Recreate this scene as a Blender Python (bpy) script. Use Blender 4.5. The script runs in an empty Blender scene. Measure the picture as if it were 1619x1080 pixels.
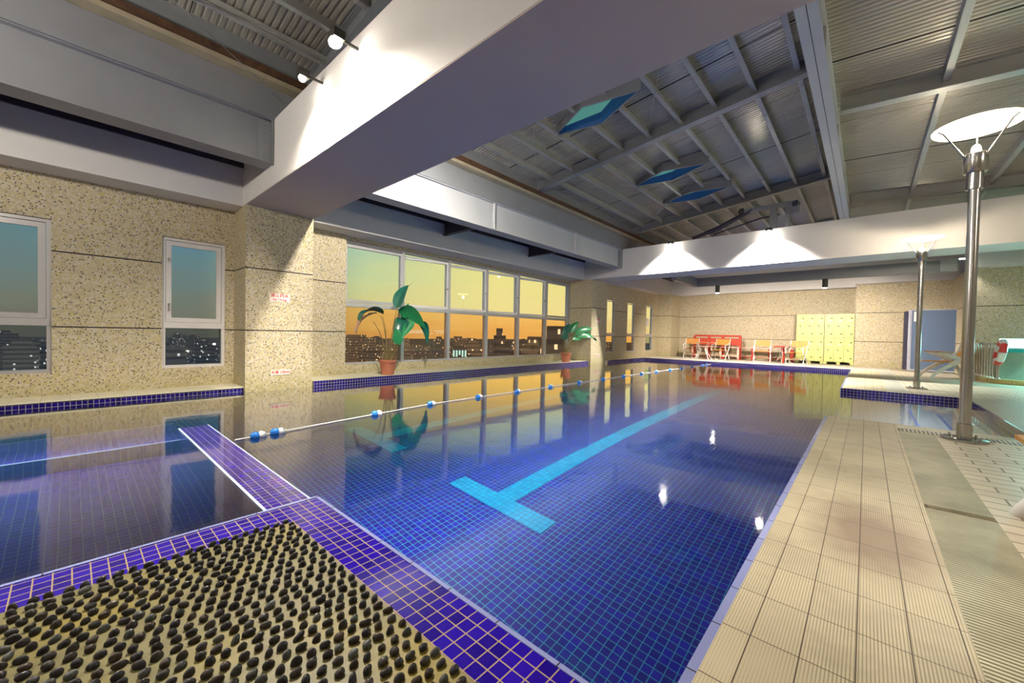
import bpy, bmesh, math, random
from mathutils import Vector, Matrix
random.seed(7)
C = bpy.context.scene.collection
SC = bpy.context.scene
PI = math.pi
# ---------------------------------------------------------------- materials
class NT:
    def __init__(s, name):
        s.m = bpy.data.materials.new(name); s.m.use_nodes = True
        s.t = s.m.node_tree; s.t.nodes.clear()
        s.out = s.t.nodes.new('ShaderNodeOutputMaterial')
    def n(s, typ, ins=None, **kw):
        nd = s.t.nodes.new(typ)
        for k, v in kw.items(): setattr(nd, k, v)
        if ins:
            for k, v in ins.items(): s.set(nd.inputs[k], v)
        return nd
    def set(s, sock, v):
        if isinstance(v, bpy.types.NodeSocket): s.t.links.new(v, sock)
        elif isinstance(v, (tuple, list)):
            sock.default_value = (*v, 1.0) if (len(v) == 3 and sock.type == 'RGBA') else v
        else: sock.default_value = v
    def math(s, op, a, b=None, c=None, clamp=False):
        nd = s.t.nodes.new('ShaderNodeMath'); nd.operation = op; nd.use_clamp = clamp
        s.set(nd.inputs[0], a)
        if b is not None: s.set(nd.inputs[1], b)
        if c is not None: s.set(nd.inputs[2], c)
        return nd.outputs[0]
    def mix(s, f, a, b, blend='MIX'):
        nd = s.t.nodes.new('ShaderNodeMix'); nd.data_type = 'RGBA'; nd.blend_type = blend
        s.set(nd.inputs[0], f); s.set(nd.inputs[6], a); s.set(nd.inputs[7], b)
        return nd.outputs[2]
    def pos(s): return s.n('ShaderNodeNewGeometry').outputs['Position']
    def xyz(s, v): 
        nd = s.n('ShaderNodeSeparateXYZ', {0: v}); return nd.outputs[0], nd.outputs[1], nd.outputs[2]
    def noise(s, vec, scale, detail=3, rough=.5):
        nd = s.n('ShaderNodeTexNoise', {'Scale': scale, 'Detail': detail, 'Roughness': rough})
        if vec is not None: s.set(nd.inputs['Vector'], vec)
        return nd.outputs['Fac']
    def ramp(s, f, stops):
        nd = s.n('ShaderNodeValToRGB', {0: f}); cr = nd.color_ramp
        while len(cr.elements) < len(stops): cr.elements.new(.5)
        for e, (p, c) in zip(cr.elements, stops):
            e.position = p; e.color = (*c, 1) if len(c) == 3 else c
        return nd.outputs[0]
    def bump(s, h, strength=.3, dist=.01):
        return s.n('ShaderNodeBump', {'Strength': strength, 'Distance': dist, 'Height': h}).outputs[0]
    def bsdf(s, col, rough=.5, metal=0., normal=None, **kw):
        nd = s.n('ShaderNodeBsdfPrincipled', {'Base Color': col, 'Roughness': rough, 'Metallic': metal})
        if normal is not None: s.set(nd.inputs['Normal'], normal)
        for k, v in kw.items(): s.set(nd.inputs[k.replace('_', ' ')], v)
        s.t.links.new(nd.outputs[0], s.out.inputs[0]); return s.m
    def end(s, sh): s.t.links.new(sh, s.out.inputs[0]); return s.m

def plain(name, col, rough=.5, metal=0., var=.12, vs=6., **kw):
    t = NT(name); p = t.pos(); f = t.noise(p, vs, 4)
    c2 = tuple(max(0, x*(1-var*2)) for x in col); c1 = tuple(min(1, x*(1+var)) for x in col)
    return t.bsdf(t.mix(f, c2, c1), rough, metal, **kw)
def emis(name, col, st):
    t = NT(name); return t.end(t.n('ShaderNodeEmission', {0: col, 1: st}).outputs[0])

def terrazzo(name, base, joints=True):
    t = NT(name); p = t.pos(); x, y, z = t.xyz(p)
    v = t.n('ShaderNodeTexVoronoi', {'Vector': p, 'Scale': 52.}); 
    rnd = t.n('ShaderNodeSeparateColor', {0: v.outputs['Color']}).outputs
    dark = t.math('LESS_THAN', rnd[0], .13); dark = t.math('MULTIPLY', dark, t.math('LESS_THAN', v.outputs['Distance'], .45))
    yel = t.math('LESS_THAN', rnd[1], .22); pale = t.math('LESS_THAN', rnd[2], .4)
    big = t.noise(p, 1.1, 4)
    b2 = tuple(c*.78 for c in base); col = t.mix(t.math('MULTIPLY', big, 1.), b2, tuple(min(1, c*1.12) for c in base))
    col = t.mix(t.math('MULTIPLY', pale, .45), col, (.72, .69, .60))
    col = t.mix(t.math('MULTIPLY', yel, .5), col, (.55, .47, .14))
    col = t.mix(t.math('MULTIPLY', dark, .85), col, (.055, .055, .05))
    h = v.outputs['Distance']
    if joints:
        j = t.math('ADD', t.math('LESS_THAN', t.math('ABSOLUTE', t.math('SUBTRACT', z, .973)), .009),
                   t.math('LESS_THAN', t.math('ABSOLUTE', t.math('SUBTRACT', z, 1.958)), .009))
        col = t.mix(t.math('MINIMUM', j, 1.), col, (.03, .022, .02))
        # moss creeping up from the ledge
    g = t.math('MULTIPLY', t.math('SUBTRACT', .38, z, clamp=True), t.math('MULTIPLY', t.noise(p, 7, 5), 2.2), clamp=True)
    col = t.mix(g, col, (.26, .24, .06))
    return t.bsdf(col, .75, 0, t.bump(h, .35, .004))

def mosaic(name, pitch, tile, grout, gw=.06, rough=.15, tint=.35, off=(0, 0, 0), pitchy=None, ribs=False, dirt=0, accent=None, coat=0.):
    t = NT(name); g = t.n('ShaderNodeNewGeometry'); p = g.outputs['Position']; nx, ny, nz = t.xyz(g.outputs['True Normal'])
    X, Y, Z = t.xyz(p); lines = None; ids = []
    for co, nn, o, pt in ((X, nx, off[0], pitch), (Y, ny, off[1], pitchy or pitch), (Z, nz, off[2], pitch)):
        u = t.math('DIVIDE', t.math('SUBTRACT', co, o), pt)
        fr = t.math('FRACT', u); ids.append(t.math('FLOOR', u))
        w = gw*pitch/pt
        ln = t.math('GREATER_THAN', t.math('ABSOLUTE', t.math('SUBTRACT', fr, .5)), .5-w/2)
        ln = t.math('MULTIPLY', ln, t.math('LESS_THAN', t.math('ABSOLUTE', nn), .6))
        lines = ln if lines is None else t.math('MAXIMUM', lines, ln)
    idv = t.n('ShaderNodeCombineXYZ', {0: ids[0], 1: ids[1], 2: ids[2]}).outputs[0]
    wn = t.n('ShaderNodeTexWhiteNoise', {'Vector': idv}).outputs['Value']
    c2 = tuple(c*(1-tint) for c in tile); c1 = tuple(min(1, c*(1+tint*.6)) for c in tile)
    col = t.mix(wn, c2, c1)
    if accent is not None:
        col = t.mix(t.math('MULTIPLY', t.math('GREATER_THAN', wn, .7), .6), col, accent)
    hgt = t.math('SUBTRACT', 1., lines)
    r = rough
    if ribs:
        rb = t.math('ABSOLUTE', t.math('SUBTRACT', t.math('FRACT', t.math('MULTIPLY', X, 118.)), .5))
        dn = t.noise(p, .9, 5, .6); dmask = t.ramp(dn, [(.38, (0, 0, 0)), (.60, (1, 1, 1))])
        rl = t.math('MULTIPLY', t.math('GREATER_THAN', rb, .30), t.math('ADD', .10, t.math('MULTIPLY', dmask, .65)))
        col = t.mix(rl, col, (.22, .18, .10))
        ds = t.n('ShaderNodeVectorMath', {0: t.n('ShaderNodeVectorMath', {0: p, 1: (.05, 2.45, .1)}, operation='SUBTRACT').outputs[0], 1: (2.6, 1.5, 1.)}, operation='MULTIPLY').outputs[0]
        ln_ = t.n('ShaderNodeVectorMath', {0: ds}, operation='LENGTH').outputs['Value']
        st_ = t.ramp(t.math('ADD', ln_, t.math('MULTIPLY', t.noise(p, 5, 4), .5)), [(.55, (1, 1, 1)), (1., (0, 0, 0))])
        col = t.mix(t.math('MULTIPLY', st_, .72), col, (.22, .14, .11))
        hgt = t.math('SUBTRACT', hgt, t.math('MULTIPLY', rb, .6))
    if dirt:
        dn = t.noise(p, 1.7, 6, .65); dm = t.ramp(dn, [(.50, (0, 0, 0)), (.68, (1, 1, 1))])
        col = t.mix(t.math('MULTIPLY', dm, dirt), col, (.26, .20, .15))
    col = t.mix(lines, col, grout)
    return t.bsdf(col, r, 0, t.bump(hgt, .25, .002), Coat_Weight=coat)

M = {}
M['terrazzo'] = terrazzo('terrazzo', (.53, .435, .28))
M['terrazzo_plain'] = terrazzo('terrazzo_pier', (.47, .39, .27))
M['plaster'] = plain('white_plaster', (.80, .77, .74), .7, 0, .05, 1.5)
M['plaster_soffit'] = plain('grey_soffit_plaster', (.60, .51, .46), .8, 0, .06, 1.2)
M['pool_tile'] = mosaic('pool_floor_mosaic', .05, (.016, .006, .50), (.07, .55, .60), .085, .5, .45, accent=(.03, .01, .20))
M['pool_wall'] = mosaic('pool_wall_mosaic', .05, (.014, .006, .34), (.05, .25, .32), .10, .5, .4)
M['small_tile'] = mosaic('small_pool_mosaic', .05, (.055, .022, .30), (.16, .22, .30), .09, .5, .35)
M['band'] = mosaic('waterline_mosaic', .05, (.012, .004, .15), (.36, .35, .34), .10, .10, .45, off=(.0, .0, .0))
M['plat'] = mosaic('platform_mosaic', .05, (.020, .004, .34), (.46, .33, .20), .085, .12, .35, off=(.01, .004, 0))
M['lane'] = mosaic('lane_mosaic', .05, (.0, .58, 1.), (.01, .22, .40), .09, .5, .2)
M['deck'] = mosaic('ribbed_deck_tile', .121, (.66, .58, .40), (.09, .06, .04), .028, .45, .07, off=(.003, .1695, 0), pitchy=.2427, ribs=True, dirt=.45)
M['deck_far'] = mosaic('far_deck_tile', .24, (.80, .74, .62), (.42, .35, .28), .03, .4, .06, off=(.02, .1, 0), pitchy=.12)
M['coping_cream'] = mosaic('cream_ledge_tile', .24, (.72, .68, .52), (.45, .40, .28), .02, .35, .06, pitchy=.24)
M['coping_blue'] = mosaic('glazed_blue_coping', .25, (.30, .34, .66), (.07, .06, .08), .02, .2, .1, off=(.1, .1695, .13), pitchy=.2427)
M['edge_pale'] = plain('pale_glazed_edge', (.62, .76, 1.), .25, 0, .1, 9)
M['step_tile'] = mosaic('cream_step_tile', .24, (.66, .66, .58), (.30, .30, .28), .03, .3, .06, pitchy=.9)
M['nosing'] = plain('blue_nosing', (.05, .10, .55), .3)
M['steel_grey'] = plain('grey_painted_steel', (.30, .31, .33), .38, .25, .08, 3)
M['steel_pale'] = plain('pale_painted_steel', (.46, .46, .44), .4, .15, .08, 3)
M['steel_dark'] = plain('dark_steel', (.055, .045, .065), .5, .3, .15, 4)
M['steel_light'] = plain('light_grey_web', (.52, .53, .55), .4, .1, .06, 2)
M['gutter'] = plain('beige_gutter', (.42, .36, .25), .6, 0, .2, 3)
M['rust'] = plain('rusty_edge', (.10, .045, .02), .8, 0, .5, 14)
M['inox'] = plain('brushed_inox', (.62, .60, .57), .22, 1., .1, 5)
M['alu'] = plain('aluminium_frame', (.62, .60, .60), .35, .45, .05, 5)
M['alu_white'] = plain('white_aluminium', (.80, .77, .75), .35, .1, .05, 5)
M['gap'] = plain('dark_gap', (.02, .015, .015), .8)
M['teak'] = plain('teak', (.62, .27, .04), .45, 0, .25, 22)
M['teak_dark'] = plain('weathered_teak', (.42, .24, .09), .5, 0, .25, 22)
M['white_paint'] = plain('white_paint', (.80, .79, .76), .35)
M['red_wood'] = plain('red_paint', (.48, .05, .025), .45, 0, .12, 8)
M['pink_wood'] = plain('faded_pink_paint', (.85, .50, .42), .5)
M['locker'] = plain('yellow_locker_paint', (.66, .69, .26), .4, 0, .04, 2)
M['locker_line'] = plain('locker_shadow_gap', (.16, .17, .06), .5)
M['chrome_dark'] = plain('dark_metal', (.08, .08, .07), .4, .7)
M['blue_panel'] = plain('slate_blue_laminate', (.11, .16, .27), .4, 0, .05, 2)
M['panel_edge'] = plain('pale_panel_edge', (.55, .58, .70), .4)
M['paper'] = plain('paper', (.85, .80, .78), .7)
M['sign'] = plain('sign_board', (.86, .76, .68), .5)
M['sign_red'] = plain('sign_red_lettering', (.55, .03, .03), .5)
M['terracotta'] = plain('terracotta', (.46, .155, .085), .6, 0, .12, 9)
M['soil'] = plain('potting_soil', (.05, .03, .02), .9)
M['stem'] = plain('plant_stem', (.22, .16, .05), .5, 0, .3, 12)
M['skyl_blue'] = plain('blue_painted_curb', (.03, .13, .40), .4, .1)
M['skyl_glow'] = emis('dusk_glow_pane', (.20, .62, .55), .38)  # pane glows by itself, dusk sky light put into its emission
M['rope'] = plain('white_rope', (.85, .85, .85), .5)
M['float_blue'] = plain('blue_float', (.03, .22, .75), .25)
M['float_white'] = plain('white_float', (.88, .88, .88), .25)
M['ring_red'] = plain('lifebuoy_red', (.65, .05, .05), .4)
M['cyan_light'] = emis('cyan_lit_tube', (.45, 1., .97), 3.2)
M['teal'] = plain('teal_rim', (.02, .42, .48), .25)
M['tub'] = plain('grey_green_tub_panel', (.30, .36, .32), .15)
M['curb'] = mosaic('yellow_curb_tile', .2, (.62, .50, .20), (.25, .18, .08), .03, .35, .1, pitchy=.3)
M['path'] = plain('wet_stone_path', (.50, .50, .42), .35, 0, .12, 5)
M['slab_grey'] = plain('plain_soffit', (.60, .58, .56), .7)
M['bulb'] = emis('lamp_bulb', (1., .86, .62), 60.)
M['spot_face'] = emis('floodlight_face', (1., .93, .80), 120.)
M['dish'] = emis('glowing_reflector', (1., .86, .66), 6.)  # lamp light on the dish is put into the material as its own glow

def leaf_mat(name, c1, c2):
    t = NT(name); p = t.pos(); w = t.noise(p, 30, 3)
    return t.bsdf(t.mix(w, c1, c2), .28)
M['leaf'] = leaf_mat('glossy_leaf', (.012, .14, .05), (.03, .30, .10))
M['leaf_dark'] = leaf_mat('dark_glossy_leaf', (.005, .07, .06), (.01, .15, .08))
M['leaf_dead'] = leaf_mat('withered_leaf', (.25, .13, .07), (.5, .3, .2))

def grate_mat(name, axis, per, base, dark):
    t = NT(name); p = t.pos(); X, Y, Z = t.xyz(p); co = X if axis == 0 else Y
    f = t.math('GREATER_THAN', t.math('ABSOLUTE', t.math('SUBTRACT', t.math('FRACT', t.math('DIVIDE', co, per)), .5)), .27)
    n = t.ramp(t.noise(p, 2.2, 5, .6), [(.35, (0, 0, 0)), (.65, (1, 1, 1))])
    b = t.mix(n, base, tuple(c*.42 for c in base))
    return t.bsdf(t.mix(f, b, dark), .45, 0, t.bump(t.math('SUBTRACT', 1., f), .5, .004))
M['grate_y'] = grate_mat('ribbed_channel_cover', 1, .02, (.74, .72, .52), (.14, .12, .05))
M['grate_x'] = grate_mat('overflow_grating', 0, .03, (.78, .75, .66), (.10, .07, .04))

t = NT('corrugated_sheet'); p = t.pos(); X, Y, Z = t.xyz(p)
nn = t.noise(p, .7, 4); st = t.noise(t.n('ShaderNodeCombineXYZ', {0: t.math('MULTIPLY', X, .6), 1: t.math('MULTIPLY', Y, 12.), 2: 0.}).outputs[0], 1., 3)
seam = t.math('LESS_THAN', t.math('FRACT', t.math('DIVIDE', Y, .92)), .012)
cc = t.mix(nn, (.40, .375, .34), (.60, .56, .48)); cc = t.mix(t.math('MULTIPLY', st, .5), cc, (.70, .66, .57)); cc = t.mix(seam, cc, (.05, .04, .04))
M['roof'] = t.bsdf(cc, .24, .40)

t = NT('pebble_bed_mortar'); p = t.pos(); n1 = t.noise(p, 9, 6, .65); n2 = t.noise(p, 2.5, 4)
cc = t.mix(n1, (.12, .10, .035), (.29, .26, .11)); cc = t.mix(t.ramp(n2, [(.5, (0, 0, 0)), (.7, (1, 1, 1))]), cc, (.30, .23, .035))
M['mortar'] = t.bsdf(cc, .5, 0, t.bump(n1, .5, .006))
t = NT('dark_pebble'); oi = t.n('ShaderNodeObjectInfo').outputs['Random']; n1 = t.noise(t.pos(), 90, 3)
cc = t.ramp(oi, [(0., (.016, .014, .022)), (.55, (.035, .026, .032)), (.8, (.06, .035, .022)), (.92, (.075, .08, .085)), (1., (.14, .15, .14))])
M['pebble'] = t.bsdf(t.mix(t.math('MULTIPLY', n1, .5), cc, (.03, .03, .03)), .42)

# water: refraction below, soft mirror above
t = NT('pool_water'); p = t.pos()
n1 = t.noise(p, 1.6, 2); n2 = t.noise(p, 7., 2)
bmp = t.bump(t.math('ADD', n1, t.math('MULTIPLY', n2, .12)), .06, .05)
fr = t.math('MULTIPLY', t.n('ShaderNodeFresnel', {'IOR': 1.333}).outputs[0], 1.9, clamp=True)
rf = t.n('ShaderNodeBsdfRefraction', {'Color': (.90, .97, 1.), 'Roughness': 0., 'IOR': 1.333}); t.set(rf.inputs['Normal'], bmp)
gl = t.n('ShaderNodeBsdfGlossy', {'Color': (1, 1, 1), 'Roughness': .06}); t.set(gl.inputs['Normal'], bmp)
mx = t.n('ShaderNodeMixShader', {0: fr}); t.set(mx.inputs[1], rf.outputs[0]); t.set(mx.inputs[2], gl.outputs[0])
M['water'] = t.end(mx.outputs[0])

def glass(name, tint):
    t = NT(name); tr = t.n('ShaderNodeBsdfTransparent', {0: tint}); g = t.n('ShaderNodeBsdfGlossy', {0: (1, 1, 1), 'Roughness': .01})
    mx = t.n('ShaderNodeMixShader', {0: .05}); t.set(mx.inputs[1], tr.outputs[0]); t.set(mx.inputs[2], g.outputs[0])
    return t.end(mx.outputs[0])
M['glass'] = glass('clear_pane', (.97, .99, .97))
M['glass_amber'] = glass('amber_tinted_pane', (1., .70, .42))
M['glass_smoke'] = glass('smoked_pane', (.45, .55, .62))

t = NT('city_facade'); p = t.pos(); oi = t.n('ShaderNodeObjectInfo').outputs['Random']
sx = t.n('ShaderNodeVectorMath', {0: p, 1: (1.1, 1.1, .9)}, operation='MULTIPLY').outputs[0]
fl = t.n('ShaderNodeVectorMath', {0: sx}, operation='FLOOR').outputs[0]
wn = t.n('ShaderNodeTexWhiteNoise', {'Vector': fl}); lit = t.math('GREATER_THAN', wn.outputs['Value'], .975)
b = t.ramp(oi, [(0, (.05, .052, .060)), (.5, (.085, .08, .078)), (1, (.13, .115, .10))])
X, Y, Z = t.xyz(p); fz = t.math('GREATER_THAN', t.math('FRACT', t.math('MULTIPLY', Z, .32)), .6)
b = t.mix(t.math('MULTIPLY', fz, .5), b, (.012, .012, .016))
em = t.n('ShaderNodeEmission', {0: t.mix(wn.outputs['Value'], (1., .75, .4), (1., .9, .75)), 1: t.math('MULTIPLY', lit, 1.3)})
bs = t.n('ShaderNodeEmission', {0: b, 1: 1.2}); ad = t.n('ShaderNodeAddShader'); t.set(ad.inputs[0], em.outputs[0]); t.set(ad.inputs[1], bs.outputs[0])  # facade tone is emitted, dusk light put into the colour
M['city'] = t.end(ad.outputs[0])
t = NT('city_ground'); p = t.pos()
v = t.n('ShaderNodeTexVoronoi', {'Vector': p, 'Scale': .05}); n1 = t.noise(p, .012, 5, .7)
lit = t.math('LESS_THAN', v.outputs['Distance'], .035)
em = t.n('ShaderNodeEmission', {0: t.mix(lit, t.mix(n1, (.03, .034, .040), (.13, .12, .115)), (1., .85, .6)), 1: t.math('ADD', 1., t.math('MULTIPLY', lit, 3.))})  # plain emits its own tone, dusk light put into the ground colour
M['city_ground'] = t.end(em.outputs[0])
M['city_sign'] = emis('cold_sign_light', (.35, .75, 1.), 1.6)
M['city_glow'] = emis('warm_street_light', (1., .8, .5), 6.)

# ---------------------------------------------------------------- geometry helpers
class MB:
    def __init__(s): s.b = bmesh.new()
    def box(s, x0, x1, y0, y1, z0, z1, mat=None):
        vs = [s.b.verts.new(c) for c in ((x0,y0,z0),(x1,y0,z0),(x1,y1,z0),(x0,y1,z0),(x0,y0,z1),(x1,y0,z1),(x1,y1,z1),(x0,y1,z1))]
        if mat is not None:
            for v in vs: v.co = mat @ v.co
        for f in ((0,3,2,1),(4,5,6,7),(0,1,5,4),(1,2,6,5),(2,3,7,6),(3,0,4,7)): s.b.faces.new([vs[i] for i in f])
        return s
    def quad(s, *pts): s.b.faces.new([s.b.verts.new(p) for p in pts]); return s
    def prism(s, poly, z0, z1):
        a = [s.b.verts.new((x, y, z0)) for x, y in poly]; c = [s.b.verts.new((x, y, z1)) for x, y in poly]
        s.b.faces.new(a[::-1]); s.b.faces.new(c); n = len(poly)
        for i in range(n): s.b.faces.new((a[i], a[(i+1) % n], c[(i+1) % n], c[i]))
        return s
    def sweep(s, pts, r, seg=8, closed=False, taper=None, flat=1.):
        pts = [Vector(p) for p in pts]; rings = []; n = len(pts); up = None
        for i, p in enumerate(pts):
            if closed: d = pts[(i+1) % n]-pts[i-1]
            else: d = pts[min(i+1, n-1)]-pts[max(i-1, 0)]
            d.normalize()
            if up is None or abs(d.dot(up)) > .97: up = Vector((0, 0, 1)) if abs(d.z) < .9 else Vector((1, 0, 0))
            a = d.cross(up).normalized(); b = a.cross(d).normalized(); up = b
            rr = r*(taper[i] if taper else 1.)
            rings.append([s.b.verts.new(p+a*math.cos(2*PI*k/seg)*rr+b*math.sin(2*PI*k/seg)*rr*flat) for k in range(seg)])
        m = n if closed else n-1
        for i in range(m):
            A, B = rings[i], rings[(i+1) % n]
            for k in range(seg): s.b.faces.new((A[k], A[(k+1) % seg], B[(k+1) % seg], B[k]))
        if not closed: s.b.faces.new(rings[0][::-1]); s.b.faces.new(rings[-1])
        return s
    def lathe(s, prof, c=(0, 0, 0), seg=24, caps=True):
        rings = []
        for r, z in prof:
            rings.append([s.b.verts.new((c[0]+r*math.cos(2*PI*k/seg), c[1]+r*math.sin(2*PI*k/seg), c[2]+z)) for k in range(seg)])
        for A, B in zip(rings, rings[1:]):
            for k in range(seg): s.b.faces.new((A[k], A[(k+1) % seg], B[(k+1) % seg], B[k]))
        if caps: s.b.faces.new(rings[0][::-1]); s.b.faces.new(rings[-1])
        return s
    def ell(s, c, r, rot=None, seg=10, rings=6):
        vs = []
        R = rot or Matrix.Identity(3)
        top = s.b.verts.new(Vector(c)+R @ Vector((0, 0, r[2]))); bot = s.b.verts.new(Vector(c)-R @ Vector((0, 0, r[2])))
        for i in range(1, rings):
            th = PI*i/rings
            vs.append([s.b.verts.new(Vector(c)+R @ Vector((r[0]*math.sin(th)*math.cos(2*PI*k/seg), r[1]*math.sin(th)*math.sin(2*PI*k/seg), r[2]*math.cos(th)))) for k in range(seg)])
        for k in range(seg):
            s.b.faces.new((top, vs[0][k], vs[0][(k+1) % seg])); s.b.faces.new((bot, vs[-1][(k+1) % seg], vs[-1][k]))
            for A, B in zip(vs, vs[1:]): s.b.faces.new((A[k], B[k], B[(k+1) % seg], A[(k+1) % seg]))
        return s
    def build(s, name, mat, parent=None, smooth=False, bevel=0):
        if bevel: bmesh.ops.bevel(s.b, geom=list(s.b.edges), offset=bevel, segments=1, affect='EDGES')
        bmesh.ops.recalc_face_normals(s.b, faces=s.b.faces)
        me = bpy.data.meshes.new(name); s.b.to_mesh(me); s.b.free()
        me.materials.append(M[mat] if isinstance(mat, str) else mat)
        if smooth:
            for f in me.polygons: f.use_smooth = True
            try: me.set_sharp_from_angle(angle=.7)
            except Exception: pass
        o = bpy.data.objects.new(name, me); C.objects.link(o)
        if parent is not None: o.parent = parent
        return o
def tag(o, label, cat, group=None, kind=None):
    o['label'] = label; o['category'] = cat
    if group: o['group'] = group
    if kind: o['kind'] = kind
    return o
def empty(name, loc=(0, 0, 0), rz=0, label=None, cat=None, group=None, kind=None):
    o = bpy.data.objects.new(name, None); C.objects.link(o); o.location = loc; o.rotation_euler = (0, 0, rz); o.empty_display_size = .1
    if label: tag(o, label, cat, group, kind)
    return o
def S(name, mb, mat, label, cat='wall', parent=None, **k):
    o = mb.build(name, mat, parent, **k)
    if parent is None: tag(o, label, cat, None, 'structure')
    return o
def copy_tree(o, parent=None):
    c = o.copy(); C.objects.link(c)
    if parent is not None: c.parent = parent
    for ch in list(o.children): copy_tree(ch, c)
    return c
def wall_y(mb, x0, x1, y0, y1, z0, z1, holes):
    """wall slab in the Y-Z plane with rectangular holes [(ya,yb,za,zb)]"""
    ys = sorted({y0, y1, *[h[0] for h in holes], *[h[1] for h in holes]})
    for a, b in zip(ys, ys[1:]):
        hs = sorted([h for h in holes if h[0] <= a+1e-6 and h[1] >= b-1e-6], key=lambda h: h[2]); z = z0
        for h in hs:
            if h[2] > z: mb.box(x0, x1, a, b, z, h[2])
            z = h[3]
        if z < z1: mb.box(x0, x1, a, b, z, z1)
    return mb

# ---------------------------------------------------------------- camera
cam_d = bpy.data.cameras.new('camera'); cam = bpy.data.objects.new('camera', cam_d); C.objects.link(cam)
F, YAW, PIT, ROL = 625.712, 0.730153354, -0.0195857445, 0.0199263577
cy, sy = math.cos(YAW), math.sin(YAW)
fw = Vector((-sy*math.cos(PIT), cy*math.cos(PIT), math.sin(PIT))); rt = Vector((cy, sy, 0)); up = rt.cross(fw)
r2 = rt*math.cos(ROL)+up*math.sin(ROL); u2 = -rt*math.sin(ROL)+up*math.cos(ROL)
cam.matrix_world = Matrix(((r2.x, u2.x, -fw.x, 0), (r2.y, u2.y, -fw.y, 0), (r2.z, u2.z, -fw.z, 1.), (0, 0, 0, 1)))
cam_d.sensor_width = 36; cam_d.lens = F/1619*36; cam_d.clip_end = 5000; cam_d.clip_start = .02
SC.camera = cam

# ---------------------------------------------------------------- pools
XE = -.335        # deck side edge of the pool
YB = 16.2         # far edge of the pool
DP = 1.15
S('pool_basin_floor', MB().box(-7.25, XE+.05, .93, YB+.05, -DP-.2, -DP).box(-3.5, XE+.05, -.2, .93, -DP-.2, -DP-.02), 'pool_tile', 'deep blue mosaic floor of the large pool under clear water', 'pool')
S('pool_basin_side', MB().box(-7.45, -7.2, 1.8, YB, -DP, -.06), 'pool_wall', 'blue mosaic pool side below the long windows', 'pool')
S('pool_basin_side', MB().box(-7.45, XE+.1, YB, YB+.25, -DP, .0), 'pool_wall', 'blue mosaic end of the pool below the teak chairs', 'pool')
S('pool_basin_side', MB().box(XE, XE+.25, .95, 6.05, -DP, .0).box(XE, XE+.25, 9.8, YB, -DP, .0), 'pool_wall', 'blue mosaic pool side below the ribbed deck', 'pool')
M['divider'] = mosaic('wet_divider_mosaic', .05, (.03, .008, .30), (.34, .30, .30), .085, .08, .4, off=(.01, .004, 0), coat=.25)
S('pool_basin_side', MB().box(-7.34, -5.02, .72, .94, -DP, -.06).box(-5.02, -2.36, .72, .94, -DP, .002), 'divider', 'submerged tiled divider between the small and the large pool', 'pool')
S('pool_basin_floor', MB().box(-7.4, -2.3, -4.5, .72, -1.05, -.85), 'small_tile', 'purple blue mosaic floor of the small pool', 'pool')
S('pool_steps', MB().box(-7.5, -5.42, -4.5, .72, -.85, -.10).box(-5.42, -4.95, -4.5, .72, -.85, -.42), 'small_tile', 'two long tiled underwater benches along the small pool wall', 'steps')
nz = MB().box(-5.44, -5.41, -4.5, .72, -.10, -.09).box(-4.97, -4.94, -4.5, .72, -.42, -.41)
nz.build('bench_nosing', 'edge_pale', None)
tag(C.objects['bench_nosing'], 'pale blue edge strips of the underwater benches in the small pool', 'trim', None, 'structure')
# lane lines with their cross bars, flush on the floor
def lane(x, lab):
    m = MB().box(x-.105, x+.105, 2.59, 14.0, -DP, -DP+.006).box(x-.55, x+.55, 2.39, 2.59, -DP, -DP+.006).box(x-.55, x+.55, 14.0, 14.2, -DP, -DP+.006)
    return tag(m.build('lane_marking', 'lane'), lab, 'lane line', None, 'structure')
lane(-2.36, 'bright blue tiled lane line with cross bar nearest the deck')
lane(-4.46, 'bright blue tiled lane line below the float rope')
S('divider_edge', MB().box(-7.3, -2.37, .945, .962, -.06, -.012).box(-5.02, -2.37, .706, .722, -.06, .003).box(-5.02, -2.37, .940, .950, -.06, .003), 'edge_pale', 'pale glazed edges of the submerged divider', 'trim')
# thin overflow ledge in the water along the windows
S('overflow_ledge', MB().box(-7.35, -7.02, 1.83, 12.0, -.12, -.035), 'pool_wall', 'shallow tiled ledge just under water along the window wall', 'trim')

# waterline bands and ledges
S('ledge_left', MB().box(-7.95, -7.35, -4.5, 1.83, -.2, .075), 'coping_cream', 'narrow cream tiled ledge under the two tall windows', 'ledge')
S('trim_1', MB().box(-7.40, -7.335, -4.5, 1.83, -.10, .062), 'band', 'single row of dark blue tiles edging the small pool', 'trim')
S('trim_2', MB().box(-7.335, -7.32, -4.5, 1.83, .062, .085), 'coping_cream', 'cream nosing above the single blue tile row', 'trim')
S('ledge_window', MB().box(-8.1, -7.20, 2.84, 12.1, -.2, .10), 'coping_cream', 'pale ledge carrying the two potted plants', 'ledge')
S('trim_3', MB().box(-7.22, -7.185, 2.84, 12.1, -.12, .10), 'band', 'double row of blue mosaic below the plant ledge', 'trim')
S('ledge_back', MB().box(-7.4, -7.0, 13.05, YB+.1, -.2, .08), 'coping_cream', 'narrow ledge below the three slit windows', 'ledge')
S('trim_4', MB().box(-7.0, -6.98, 13.05, YB, -.12, .10), 'band', 'blue mosaic edging below the slit windows', 'trim')
S('trim_5', MB().box(-7.0, XE, YB-.02, YB, -.12, .10), 'band', 'blue mosaic edging in front of the teak chairs', 'trim')
S('trim_6', MB().box(XE, 1.22, 9.80-.02, 9.80, -.12, .09), 'band', 'blue mosaic edging on the far side of the entry steps', 'trim')
S('trim_7', MB().box(1.22, 1.24, 6.05, 9.8, -.12, .10), 'band', 'blue mosaic edging on the right of the entry steps', 'trim')
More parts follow.
